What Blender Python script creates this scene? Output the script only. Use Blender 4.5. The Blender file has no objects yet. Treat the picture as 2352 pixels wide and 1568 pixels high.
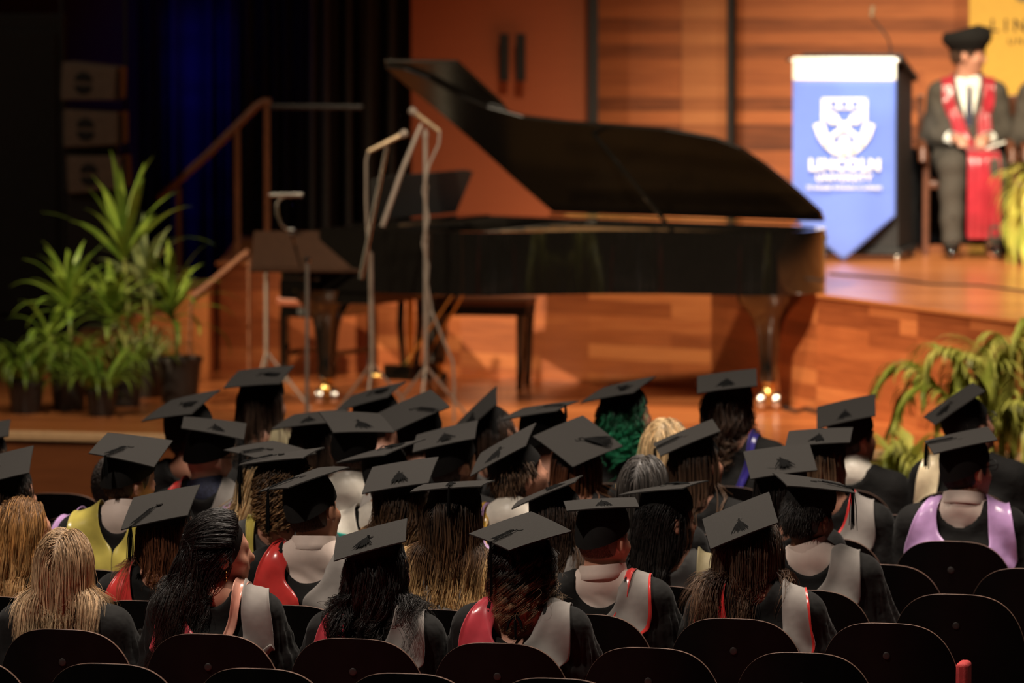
import bpy, bmesh, math, random
import numpy as np
from mathutils import Vector, Matrix
from mathutils.bvhtree import BVHTree
S = bpy.context.scene
C = S.collection
PI = math.pi
rng = np.random.default_rng(7)
random.seed(7)

# ---------------------------------------------------------------- camera, exposure
FPX = 13640.0; CX = 1176.0; CY = 784.0; HC = 3.42
TH = math.atan(1084.0 / FPX)
cd = bpy.data.cameras.new('camera'); cam = bpy.data.objects.new('camera', cd); C.objects.link(cam)
cam.location = (0, 0, HC); cam.rotation_euler = (PI / 2 - TH, 0, 0)
cd.sensor_width = 36; cd.lens = FPX / 2352 * 36; cd.clip_end = 200
cd.dof.use_dof = True; cd.dof.focus_distance = 19.9; cd.dof.aperture_fstop = 3.7
S.camera = cam
S.view_settings.view_transform = 'Standard'; S.view_settings.look = 'None'
S.view_settings.gamma = 1; S.view_settings.use_curve_mapping = False
S.view_settings.exposure = 0.0
w = bpy.data.worlds.new('hall_dark'); S.world = w; w.use_nodes = True
w.node_tree.nodes['Background'].inputs[0].default_value = (1.0, 0.8, 0.62, 1)
w.node_tree.nodes['Background'].inputs[1].default_value = 0.0035

def look(o, t):
    d = Vector(t) - Vector(o.location); o.rotation_euler = d.to_track_quat('-Z', 'Y').to_euler()
def area(name, loc, tgt, sx, sy, power, col, spread=PI):
    l = bpy.data.lights.new(name, 'AREA'); l.shape = 'RECTANGLE'; l.size = sx; l.size_y = sy
    l.energy = power; l.color = col; l.spread = spread
    o = bpy.data.objects.new(name, l); C.objects.link(o); o.location = loc; look(o, tgt); return o
def spot(name, loc, tgt, power, col, ang, blend=0.5, rad=0.15):
    l = bpy.data.lights.new(name, 'SPOT'); l.energy = power; l.color = col
    l.spot_size = math.radians(ang); l.spot_blend = blend; l.shadow_soft_size = rad
    o = bpy.data.objects.new(name, l); C.objects.link(o); o.location = loc; look(o, tgt); return o
# house lights over the stalls, stage lights hung from the hall ceiling, plus added fill spots
area('house_light', (0.6, 21.8, 9.5), (0.3, 21.3, 0), 4.5, 3.0, 680, (1, .86, .72), math.radians(120))
spot('house_spot', (-4.5, 16.5, 9.0), (-.2, 20.6, 1.0), 2000, (1, .86, .74), 34, .8, .12)
spot('stage_spot', (-5.5, 13.0, 14.5), (2.9, 35.3, .9), 33000, (1, .84, .62), 16, .9, .12)
spot('stage_wash', (1.5, 24.0, 13.5), (2.5, 34.5, .5), 12500, (1, .80, .55), 33, .9, .2)
spot('lectern_spot', (1.0, 16.0, 13.5), (2.22, 35.2, 1.80), 8500, (.93, .97, 1.0), 3.3, .35, .05)
spot('lectern_top_spot', (0.2, 16.0, 13.5), (2.18, 35.1, 2.35), 8000, (1, .97, .90), 1.7, .3, .05)
spot('side_spot', (3.5, 29.0, 8.5), (3.3, 36.3, 1.3), 1500, (1, .86, .62), 34, .7, .1)
spot('left_spot', (-4.5, 26.0, 9.5), (-2.3, 31.5, .9), 1900, (1, .88, .62), 26, .8, .15)
spot('riser_fill', (-8.5, 30.0, 4.6), (.4, 34.2, .75), 4200, (1, .78, .5), 22, .7, .1)  # added fill from the left, brightens the riser under the piano
spot('palm_fill', (1.0, 22.5, 9.5), (2.35, 28.7, .9), 2300, (1, .86, .60), 12, .8, .1)  # added fill, only there to brighten the palm fronds
spot('speaker_spot', (-6.0, 31.0, 7.5), (-2.6, 35.0, 2.2), 260, (1, .8, .6), 26, .8, .1)
spot('blue_spot', (-2.2, 34.0, 5.0), (-1.95, 38.0, 1.6), 110, (.03, .05, 1), 26, .8, .1)

# ---------------------------------------------------------------- pixel helpers (photo pixels -> places in the hall)
CT, ST = math.cos(TH), math.sin(TH)
RX = Vector((1, 0, 0)); FW = Vector((0, CT, -ST)); UPV = Vector((0, ST, CT)); EYE = Vector((0, 0, HC))
def ray(px, py): return FW + RX * ((px - CX) / FPX) + UPV * ((CY - py) / FPX)
def at_z(px, py, z):
    d = ray(px, py); return EYE + d * ((z - HC) / d.z)
def at_y(px, py, y):
    d = ray(px, py); return EYE + d * (y / d.y)
def at_plane(px, py, P, N):
    d = ray(px, py); return EYE + d * ((P - EYE).dot(N) / d.dot(N))
def proj(P):
    v = Vector(P) - EYE; f = v.dot(FW); return (CX + FPX * v.dot(RX) / f, CY - FPX * v.dot(UPV) / f)
def pz(px, z, y):   # a point at lateral pixel px, height z, depth y
    fd = y * CT + (HC - z) * ST; return Vector(((px - CX) / FPX * fd, y, z))

# ---------------------------------------------------------------- materials
def nt(name):
    m = bpy.data.materials.new(name); m.use_nodes = True; t = m.node_tree
    return m, t, t.nodes['Principled BSDF']
def ramp(t, pts):
    r = t.nodes.new('ShaderNodeValToRGB'); e = r.color_ramp.elements
    e[0].position, e[0].color = pts[0][0], (*pts[0][1], 1); e[1].position, e[1].color = pts[-1][0], (*pts[-1][1], 1)
    for p, c in pts[1:-1]:
        q = e.new(p); q.color = (*c, 1)
    return r
def coords(t, scale=(1, 1, 1), rot=(0, 0, 0)):
    tc = t.nodes.new('ShaderNodeTexCoord'); mp = t.nodes.new('ShaderNodeMapping')
    mp.inputs['Scale'].default_value = scale; mp.inputs['Rotation'].default_value = rot
    t.links.new(tc.outputs['Object'], mp.inputs[0]); return mp
def noise(t, mp, scale, det=3, rough=.55):
    n = t.nodes.new('ShaderNodeTexNoise'); n.inputs['Scale'].default_value = scale
    n.inputs['Detail'].default_value = det; n.inputs['Roughness'].default_value = rough
    t.links.new(mp.outputs[0], n.inputs['Vector']); return n
def mat(name, col, rough=.6, metal=0, var=.15, nscale=30, bump=0, bscale=200, sheen=0, coat=0, spec=.5, stretch=(1, 1, 1)):
    m, t, b = nt(name); mp = coords(t, stretch); n = noise(t, mp, nscale)
    c1 = tuple(max(0, x * (1 - var)) for x in col); c2 = tuple(min(1, x * (1 + var)) for x in col)
    r = ramp(t, [(.3, c1), (.7, c2)]); t.links.new(n.outputs['Fac'], r.inputs[0]); t.links.new(r.outputs[0], b.inputs['Base Color'])
    b.inputs['Roughness'].default_value = rough; b.inputs['Metallic'].default_value = metal
    b.inputs['Specular IOR Level'].default_value = spec
    if sheen: b.inputs['Sheen Weight'].default_value = sheen; b.inputs['Sheen Roughness'].default_value = .4
    if coat: b.inputs['Coat Weight'].default_value = coat; b.inputs['Coat Roughness'].default_value = .03
    if bump:
        n2 = noise(t, mp, bscale, 2); bp = t.nodes.new('ShaderNodeBump'); bp.inputs['Strength'].default_value = bump
        bp.inputs['Distance'].default_value = .01
        t.links.new(n2.outputs['Fac'], bp.inputs['Height']); t.links.new(bp.outputs[0], b.inputs['Normal'])
    return m
def wood(name, dark, mid, light, plank=(1.6, .11), rough=.35, rot=(0, 0, 0), axis='xy', coat=0):
    # planks running along local x; axis tells which object axes span the face
    m, t, b = nt(name); tc = t.nodes.new('ShaderNodeTexCoord')
    sp = t.nodes.new('ShaderNodeSeparateXYZ'); cb = t.nodes.new('ShaderNodeCombineXYZ')
    t.links.new(tc.outputs['Object'], sp.inputs[0])
    t.links.new(sp.outputs[axis[0].upper()], cb.inputs[0]); t.links.new(sp.outputs[axis[1].upper()], cb.inputs[1])
    br = t.nodes.new('ShaderNodeTexBrick'); br.inputs['Scale'].default_value = 1
    br.inputs['Brick Width'].default_value = plank[0]; br.inputs['Row Height'].default_value = plank[1]
    br.inputs['Mortar Size'].default_value = .0012; br.inputs['Bias'].default_value = 0; br.offset = .37
    br.inputs['Color1'].default_value = (0, 0, 0, 1); br.inputs['Color2'].default_value = (1, 1, 1, 1); br.inputs['Mortar'].default_value = (.1, .1, .1, 1)
    t.links.new(cb.outputs[0], br.inputs['Vector'])
    mp = t.nodes.new('ShaderNodeMapping'); mp.inputs['Scale'].default_value = (1.2, 16, 1); t.links.new(cb.outputs[0], mp.inputs[0])
    n = noise(t, mp, 2.2, 4, .6)
    mx = t.nodes.new('ShaderNodeMix'); mx.data_type = 'RGBA'; mx.inputs['Factor'].default_value = .5
    t.links.new(br.outputs['Color'], mx.inputs['A']); t.links.new(n.outputs['Fac'], mx.inputs['B'])
    r = ramp(t, [(.15, dark), (.5, mid), (.85, light)]); t.links.new(mx.outputs['Result'], r.inputs[0])
    t.links.new(r.outputs[0], b.inputs['Base Color']); b.inputs['Roughness'].default_value = rough
    if coat: b.inputs['Coat Weight'].default_value = coat; b.inputs['Coat Roughness'].default_value = .15
    return m
M = {}
M['gown'] = mat('black_gown_cloth', (.0062, .0058, .0054), .85, spec=.25, sheen=.05, bump=.6, bscale=17, var=.2, nscale=12)
M['cap_cloth'] = mat('black_felt', (.027, .025, .023), .95, bump=.35, bscale=700, var=.12, nscale=300, spec=.2)
M['cap_band'] = mat('black_cap_band', (.010, .0095, .009), .95, spec=.2)
M['tassel'] = mat('black_tassel', (.004, .004, .004), .9, spec=.1)
def satin(name, col): return mat(name, col, .24, var=.22, nscale=9, bump=.7, bscale=8, sheen=.3)
M['red'] = satin('red_satin', (.62, .045, .04)); M['pink'] = satin('rose_satin', (.66, .075, .10))
M['lav'] = satin('lavender_satin', (.50, .30, .58)); M['yellow'] = satin('yellow_satin', (.55, .46, .10))
M['blue'] = satin('blue_satin', (.035, .025, .22)); M['cream'] = satin('cream_satin', (.85, .70, .46))
M['gold'] = satin('gold_satin', (.70, .42, .06)); M['peach'] = satin('peach_satin', (.62, .30, .22))
M['scarlet'] = satin('scarlet_satin', (.60, .03, .03))
M['grey'] = mat('grey_hood_cloth', (.215, .195, .178), .85, bump=.35, bscale=11, var=.06, sheen=.2)
M['olive'] = mat('olive_hood_cloth', (.20, .165, .085), .75, bump=.1, bscale=60, var=.08)
M['dark_grey'] = mat('charcoal_cloth', (.045, .043, .040), .85, var=.1)
M['shirt'] = mat('pale_shirt', (.66, .54, .47), .7, bump=.12, bscale=14, var=.04)
M['white'] = mat('white_satin', (.78, .72, .62), .4, bump=.4, bscale=14, var=.08)
M['navy_dots'] = mat('navy_shirt', (.03, .035, .07), .8, var=.6, nscale=120)
def skin(name, c): return mat(name, c, .5, var=.10, nscale=14, bump=.05, bscale=300)
M['fair'] = skin('fair_skin', (.52, .25, .165)); M['tan'] = skin('tan_skin', (.36, .165, .095)); M['brown'] = skin('brown_skin', (.17, .075, .04))
def hairmat(name, root, mid, tip, t0=.25, t1=.75, rough=.5):
    m, t, b = nt(name); a = t.nodes.new('ShaderNodeAttribute'); a.attribute_name = 'strand'
    sp = t.nodes.new('ShaderNodeSeparateColor'); t.links.new(a.outputs['Color'], sp.inputs[0])
    r = ramp(t, [(t0 * .4, root), (t0 + (t1 - t0) * .4, mid), (t1, tip)]); t.links.new(sp.outputs[0], r.inputs[0])
    h = t.nodes.new('ShaderNodeHueSaturation'); t.links.new(r.outputs[0], h.inputs['Color'])
    mr = t.nodes.new('ShaderNodeMapRange'); mr.inputs['To Min'].default_value = .35; mr.inputs['To Max'].default_value = 1.9
    t.links.new(sp.outputs[1], mr.inputs['Value']); t.links.new(mr.outputs[0], h.inputs['Value'])
    t.links.new(h.outputs[0], b.inputs['Base Color']); b.inputs['Roughness'].default_value = rough
    b.inputs['Specular IOR Level'].default_value = .45
    return m
HAIR = {
 'black': hairmat('black_hair', (.012, .009, .008), (.014, .011, .010), (.020, .015, .012), rough=.42),
 'darkbrown': hairmat('dark_brown_hair', (.030, .016, .010), (.045, .024, .014), (.10, .055, .03)),
 'brown': hairmat('brown_hair', (.05, .026, .014), (.085, .045, .024), (.14, .08, .045)),
 'brownombre': hairmat('brown_hair_gold_tips', (.04, .022, .012), (.13, .065, .028), (.72, .46, .19), .25, .75),
 'auburn': hairmat('auburn_hair', (.09, .030, .012), (.14, .05, .02), (.28, .12, .04)),
 'blonde': hairmat('blonde_hair', (.36, .22, .11), (.50, .32, .16), (.55, .36, .19)),
 'honey': hairmat('honey_blonde_hair', (.10, .045, .016), (.52, .26, .08), (.55, .33, .14), .05, .6),
 'streaked': hairmat('streaked_blonde_hair', (.34, .22, .12), (.50, .35, .20), (.48, .33, .19), .1, .9),
 'ringlet': hairmat('ringlet_brown_hair', (.05, .028, .014), (.16, .085, .035), (.34, .20, .09), .2, .9),
 'pale': hairmat('pale_blonde_hair', (.60, .42, .22), (.66, .46, .24), (.64, .44, .22)),
 'darkblonde': hairmat('dark_blonde_hair', (.13, .075, .04), (.26, .155, .085), (.42, .27, .14)),
 'highlight': hairmat('black_hair_bronze_ends', (.010, .008, .007), (.03, .018, .010), (.34, .22, .12), .35, .9),
 'green': hairmat('green_hair', (.015, .04, .025), (.012, .16, .07), (.015, .22, .10), .1, .5),
 'grey': hairmat('smooth_dark_hair', (.040, .034, .030), (.035, .030, .026), (.030, .025, .022), rough=.46),
 'shortbrown': hairmat('short_brown_hair', (.075, .038, .023), (.085, .044, .027), (.10, .055, .034)),
 'buzz': hairmat('buzzed_hair', (.20, .095, .062), (.22, .10, .066), (.22, .10, .066)),
 'shortdark': hairmat('short_dark_hair', (.018, .012, .009), (.02, .013, .01), (.025, .016, .012)),
}
M['ply'] = mat('dark_stained_plywood', (.0035, .0031, .003), .55, var=.35, nscale=8, spec=.1)
M['ply_edge'] = mat('lit_plywood_edge', (.13, .075, .055), .38, var=.5, nscale=60, spec=.6)  # pale colour stands in for light caught along the panel edge
M['bolt'] = mat('dark_steel_bolt', (.03, .028, .026), .5, metal=.5)
M['upholstery'] = mat('red_upholstery', (.40, .03, .03), .8, bump=.2, bscale=400)
M['steel_dark'] = mat('dark_painted_steel', (.02, .02, .02), .5)
M['chrome'] = mat('brushed_chrome', (.55, .52, .48), .25, metal=1, var=.1)
M['stand'] = mat('grey_stand_metal', (.34, .28, .24), .4, metal=.4, var=.1)
M['brass'] = mat('polished_brass', (.85, .55, .18), .2, metal=1, var=.1)
M['piano'] = mat('black_piano_lacquer', (.004, .0035, .003), .06, var=.1, coat=1, spec=.6)
M['lid'] = mat('black_lid_lacquer', (.006, .0045, .0035), .2, var=.1, spec=.7)
M['piano_in'] = mat('dark_lacquer_inside', (.02, .008, .005), .22, coat=.5)
M['plate'] = mat('gold_iron_plate', (.085, .042, .012), .5, metal=.4, var=.3)
M['ivory'] = mat('ivory_keys', (.8, .76, .66), .3)
M['black'] = mat('matte_black', (.008, .008, .008), .7)
M['desk'] = mat('brown_music_desk', (.030, .013, .007), .7, var=.1, spec=.1)
M['floor'] = mat('dark_hall_carpet', (.03, .012, .010), .95, bump=.3, bscale=300)
M['stage'] = wood('stage_boards', (.27, .070, .021), (.48, .145, .043), (.66, .23, .072), (1.8, .10), .33, axis='xy', coat=.25)
M['platform'] = wood('platform_boards', (.40, .13, .04), (.54, .19, .06), (.64, .25, .085), (1.8, .10), .30, axis='xy', coat=.3)
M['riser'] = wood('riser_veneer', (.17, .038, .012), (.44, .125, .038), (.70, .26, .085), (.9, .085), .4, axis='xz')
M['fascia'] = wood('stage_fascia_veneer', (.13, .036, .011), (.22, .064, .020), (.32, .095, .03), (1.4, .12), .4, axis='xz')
M['panel'] = wood('wall_panel_veneer', (.075, .020, .007), (.42, .125, .037), (.66, .225, .070), (1.9, .085), .45, axis='xz')
M['panel_light'] = wood('light_wall_panel_veneer', (.30, .095, .032), (.52, .19, .065), (.68, .28, .10), (.9, .085), .45, axis='xz')
M['plainwood'] = wood('plain_orange_panel', (.36, .085, .028), (.40, .10, .032), (.44, .115, .038), (6, 3), .6, axis='xz')
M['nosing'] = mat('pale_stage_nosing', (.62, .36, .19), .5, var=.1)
M['darkred'] = mat('dark_red_wall', (.045, .008, .006), .8)
M['drape'] = mat('black_drape', (.014, .011, .009), .9)
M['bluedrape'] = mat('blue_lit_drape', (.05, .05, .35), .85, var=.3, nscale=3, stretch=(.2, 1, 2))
M['rail'] = mat('brown_handrail', (.20, .075, .032), .45)
M['bluecloth'] = mat('blue_banner_cloth', (.115, .195, .64), .85, var=.03, nscale=6)
M['whitecloth'] = mat('white_banner_cloth', (.86, .86, .80), .8, var=.02)
M['yellowbanner'] = mat('yellow_banner', (.68, .40, .06), .7, var=.04)
M['suit'] = mat('dark_suit', (.050, .042, .032), .85, var=.1, bump=.1, bscale=400)
M['speaker'] = mat('warm_grey_speaker', (.16, .115, .085), .7, bump=.2, bscale=400)
M['pot'] = mat('black_plastic_pot', (.035, .030, .028), .4)
M['soil'] = mat('dark_soil', (.03, .02, .012), .95, bump=.5, bscale=80)
def leafmat(name, c1, c2):
    m, t, b = nt(name); mp = coords(t); n = noise(t, mp, 5, 2); r = ramp(t, [(.3, c1), (.7, c2)])
    t.links.new(n.outputs['Fac'], r.inputs[0]); t.links.new(r.outputs[0], b.inputs['Base Color'])
    b.inputs['Roughness'].default_value = .42
    tr = t.nodes.new('ShaderNodeBsdfTranslucent'); t.links.new(r.outputs[0], tr.inputs[0])
    mx = t.nodes.new('ShaderNodeMixShader'); mx.inputs[0].default_value = .25
    out = t.nodes['Material Output']; t.links.new(b.outputs[0], mx.inputs[1]); t.links.new(tr.outputs[0], mx.inputs[2]); t.links.new(mx.outputs[0], out.inputs[0])
    return m
M['leaf'] = leafmat('green_strap_leaf', (.10, .20, .02), (.30, .40, .06)); M['leafpale'] = leafmat('grey_green_leaf', (.16, .22, .08), (.34, .38, .16))
M['palm'] = leafmat('yellow_green_palm_leaf', (.34, .42, .05), (.85, .76, .20)); M['stem'] = mat('green_stem', (.20, .22, .05), .5)

def pattern_mat():
    m, t, b = nt('teal_black_pattern'); mp = coords(t, (16, 16, 22)); w_ = t.nodes.new('ShaderNodeTexChecker'); w_.inputs['Scale'].default_value = 1; mp2 = t.nodes.new('ShaderNodeMapping'); mp2.inputs['Rotation'].default_value = (0, .785, 0)
    t.links.new(mp.outputs[0], mp2.inputs[0]); t.links.new(mp2.outputs[0], w_.inputs['Vector']); w_.inputs['Color1'].default_value = (.01, .30, .24, 1); w_.inputs['Color2'].default_value = (.75, .70, .60, 1)
    w2 = t.nodes.new('ShaderNodeTexChecker'); w2.inputs['Scale'].default_value = 2.0; w2.inputs['Color1'].default_value = (.02, .02, .02, 1); w2.inputs['Color2'].default_value = (1, 1, 1, 1); t.links.new(mp2.outputs[0], w2.inputs['Vector'])
    mx = t.nodes.new('ShaderNodeMix'); mx.data_type = 'RGBA'; mx.blend_type = 'MULTIPLY'; mx.inputs['Factor'].default_value = .55; t.links.new(w_.outputs['Color'], mx.inputs['A']); t.links.new(w2.outputs['Color'], mx.inputs['B']); t.links.new(mx.outputs['Result'], b.inputs['Base Color']); return m
M['teal_pattern'] = pattern_mat()
# ---------------------------------------------------------------- object helpers
def mesh_obj(name, verts, faces, m, parent=None, smooth=True, mats=None, fmat=None, M4=None):
    me = bpy.data.meshes.new(name)
    V = np.asarray(verts, dtype=np.float32)
    if isinstance(faces, np.ndarray):
        k = faces.shape[1]; n = len(faces)
        me.vertices.add(len(V)); me.vertices.foreach_set('co', V.ravel())
        me.loops.add(n * k); me.loops.foreach_set('vertex_index', faces.astype(np.int32).ravel())
        me.polygons.add(n); me.polygons.foreach_set('loop_start', np.arange(0, n * k, k, dtype=np.int32))
        me.polygons.foreach_set('loop_total', np.full(n, k, dtype=np.int32)); me.update(calc_edges=True)
    else:
        me.from_pydata([tuple(v) for v in V.tolist()], [], [tuple(f) for f in faces])
    for mm in (mats or [m]): me.materials.append(mm)
    if fmat is not None: me.polygons.foreach_set('material_index', np.asarray(fmat, dtype=np.int32))
    if smooth: me.polygons.foreach_set('use_smooth', np.ones(len(me.polygons), dtype=bool))
    o = bpy.data.objects.new(name, me); C.objects.link(o)
    if parent is not None: o.parent = parent
    return o
class MB:
    """collects vertices and faces for one mesh"""
    def __init__(s): s.v = []; s.f = []
    def add(s, vs, fs):
        n = len(s.v); s.v += [tuple(v) for v in vs]; s.f += [tuple(i + n for i in f) for f in fs]; return s
    def box(s, c, d, R=None):
        c = Vector(c); vs = []
        for z in (-1, 1):
            for x, y in ((-1, -1), (1, -1), (1, 1), (-1, 1)):
                v = Vector((x * d[0] / 2, y * d[1] / 2, z * d[2] / 2)); vs.append((R @ v if R else v) + c)
        return s.add(vs, [(3, 2, 1, 0), (4, 5, 6, 7), (0, 1, 5, 4), (1, 2, 6, 5), (2, 3, 7, 6), (3, 0, 4, 7)])
    def tube(s, pts, r, n=10, cap=True, flat=1.0):
        pts = [Vector(p) for p in pts]; rr = r if hasattr(r, '__len__') else [r] * len(pts); rings = []
        up = Vector((0, 0, 1)); prev = None
        for i, p in enumerate(pts):
            d = (pts[min(i + 1, len(pts) - 1)] - pts[max(i - 1, 0)]).normalized()
            if prev is None:
                a = d.cross(up); a = a.normalized() if a.length > .05 else d.cross(Vector((1, 0, 0))).normalized()
            else:
                a = (prev - d * prev.dot(d)); a = a.normalized() if a.length > 1e-6 else d.orthogonal().normalized()
            prev = a; b = d.cross(a)
            rings.append([p + (a * math.cos(2 * PI * k / n) + b * math.sin(2 * PI * k / n) * flat) * rr[i] for k in range(n)])
        return s.loft(rings, cap)
    def loft(s, rings, cap=True):
        n = len(rings[0]); vs = [v for r in rings for v in r]; fs = []
        for i in range(len(rings) - 1):
            for k in range(n):
                k2 = (k + 1) % n; fs.append((i * n + k, i * n + k2, (i + 1) * n + k2, (i + 1) * n + k))
        if cap: fs.append(tuple(range(n - 1, -1, -1))); fs.append(tuple((len(rings) - 1) * n + k for k in range(n)))
        return s.add(vs, fs)
    def lathe(s, prof, c=(0, 0, 0), n=24):
        return s.loft([[Vector((c[0] + r * math.cos(2 * PI * k / n), c[1] + r * math.sin(2 * PI * k / n), c[2] + z)) for k in range(n)] for r, z in prof])
    def prism(s, poly, h0, h1, fn):   # polygon points (a,b) extruded from h0 to h1; fn(a,b,h)->xyz
        n = len(poly); vs = [fn(a, b, h0) for a, b in poly] + [fn(a, b, h1) for a, b in poly]
        fs = [tuple(range(n - 1, -1, -1)), tuple(range(n, 2 * n))] + [(i, (i + 1) % n, (i + 1) % n + n, i + n) for i in range(n)]
        return s.add(vs, fs)
    def build(s, name, m, parent=None, smooth=False, bevel=0, seg=2, sharp=None):
        o = mesh_obj(name, s.v, s.f, m, parent, smooth)
        bm = bmesh.new(); bm.from_mesh(o.data); bmesh.ops.recalc_face_normals(bm, faces=bm.faces); bm.to_mesh(o.data); bm.free()
        if smooth: o.data.set_sharp_from_angle(angle=math.radians(sharp or 40))
        if bevel:
            md = o.modifiers.new('bevel', 'BEVEL'); md.width = bevel; md.segments = seg; md.limit_method = 'ANGLE'; md.angle_limit = .6
        return o
def empty(name, loc, rz=0):
    o = bpy.data.objects.new(name, None); C.objects.link(o); o.location = loc; o.rotation_euler = (0, 0, rz); o.empty_display_size = .1; return o
def tag(o, label=None, cat=None, group=None, kind=None):
    if label: o['label'] = label
    if cat: o['category'] = cat
    if group: o['group'] = group
    if kind: o['kind'] = kind
    return o
def thing(name, label, cat, loc=(0, 0, 0), rz=0, group=None): return tag(empty(name, loc, rz), label, cat, group)
def copy_tree(o, parent=None):
    c = o.copy(); C.objects.link(c)
    if parent is not None: c.parent = parent
    for ch in list(o.children): copy_tree(ch, c)
    return c

# ---------------------------------------------------------------- signed-distance modelling
def ell(P, c, r, R=None):
    q = P - np.asarray(c, np.float32)
    if R is not None: q = q @ np.asarray(R, np.float32)      # columns of R are the local axes
    r = np.asarray(r, np.float32)
    k0 = np.sqrt(((q / r) ** 2).sum(-1)); k1 = np.sqrt(((q / (r * r)) ** 2).sum(-1)) + 1e-9
    return k0 * (k0 - 1) / k1
def cap(P, a, b, ra, rb=None):
    rb = ra if rb is None else rb
    a = np.asarray(a, np.float32); b = np.asarray(b, np.float32); ba = b - a
    h = np.clip(((P - a) @ ba) / (ba @ ba + 1e-9), 0, 1)
    return np.sqrt(((P - a - h[..., None] * ba) ** 2).sum(-1)) - (ra + (rb - ra) * h)
def smin(a, b, k):
    h = np.clip(.5 + .5 * (b - a) / k, 0, 1); return b * (1 - h) + a * h - k * h * (1 - h)
def smax(a, b, k): return -smin(-a, -b, k)
def axis_steps(segs):
    out = [segs[0][0]]
    for a, b, st in segs:
        n = max(1, int(round((b - a) / st))); out += list(np.linspace(a, b, n + 1)[1:])
    return np.array(out, np.float32)
def nets(fn, xs, ys, zs):
    """surface nets on a rectilinear grid"""
    X, Y, Z = np.meshgrid(xs, ys, zs, indexing='ij'); P = np.stack([X, Y, Z], -1)
    V = fn(P).astype(np.float32); nx, ny, nz = V.shape; ins = V < 0
    acc = np.zeros((nx - 1, ny - 1, nz - 1, 3), np.float32); cnt = np.zeros((nx - 1, ny - 1, nz - 1), np.float32)
    def sl(a, off): return a[off[0]:nx - 1 + off[0], off[1]:ny - 1 + off[1], off[2]:nz - 1 + off[2]]
    for ax in range(3):
        for o1 in (0, 1):
            for o2 in (0, 1):
                a = [0, 0, 0]; oth = [i for i in range(3) if i != ax]; a[oth[0]] = o1; a[oth[1]] = o2; b = list(a); b[ax] = 1
                va, vb = sl(V, a), sl(V, b); m = (va < 0) != (vb < 0)
                tt = np.where(m, va / (va - vb + 1e-12), 0)[..., None]
                pa, pb = sl(P, a), sl(P, b)
                acc += np.where(m[..., None], pa + (pb - pa) * tt, 0); cnt += m
    act = cnt > 0; idx = -np.ones(act.shape, np.int64); idx[act] = np.arange(act.sum())
    verts = acc[act] / cnt[act][:, None]; quads = []
    for ax in range(3):
        oth = [(1, 2), (2, 0), (0, 1)][ax]
        s0 = [slice(None)] * 3; s1 = [slice(None)] * 3; s0[ax] = slice(0, -1); s1[ax] = slice(1, None)
        for o in oth: s0[o] = slice(1, -1); s1[o] = slice(1, -1)
        a, b = ins[tuple(s0)], ins[tuple(s1)]
        def cell(d1, d2):
            s = [slice(None)] * 3; n = V.shape
            for o, d in zip(oth, (d1, d2)): s[o] = slice(d, n[o] - 2 + d)
            return idx[tuple(s)]
        q = np.stack([cell(0, 0), cell(1, 0), cell(1, 1), cell(0, 1)], -1)
        quads.append(q[a & ~b]); quads.append(q[~a & b][:, ::-1])
    return verts, np.concatenate(quads)
# ---------------------------------------------------------------- rows of the stalls
BETA = math.radians(13.6)
RDIR = Vector((math.cos(BETA), -math.sin(BETA), 0)); NDIR = Vector((math.sin(BETA), math.cos(BETA), 0))
ROW_Y = {1: 1588, 2: 1510, 3: 1436, 4: 1365, 5: 1301, 6: 1243, 7: 1186, 8: 1130, 9: 1078}
SEAT_Z = .87
ROWP = {r: at_z(2200, y, SEAT_Z) for r, y in ROW_Y.items()}
def row_pt(r, px, off=0.0, z=0.0):
    """floor point of row r (off metres in front of the seat backs) that stands at lateral pixel px"""
    P = at_plane(px, ROW_Y[r], ROWP[r] + NDIR * off, NDIR)
    P = at_plane(px, proj((P.x, P.y, SEAT_Z))[1], ROWP[r] + NDIR * off, NDIR)
    return Vector((P.x, P.y, z))
RZI = Matrix.Rotation(BETA, 3, 'Z')      # world -> row-local axes

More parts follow.
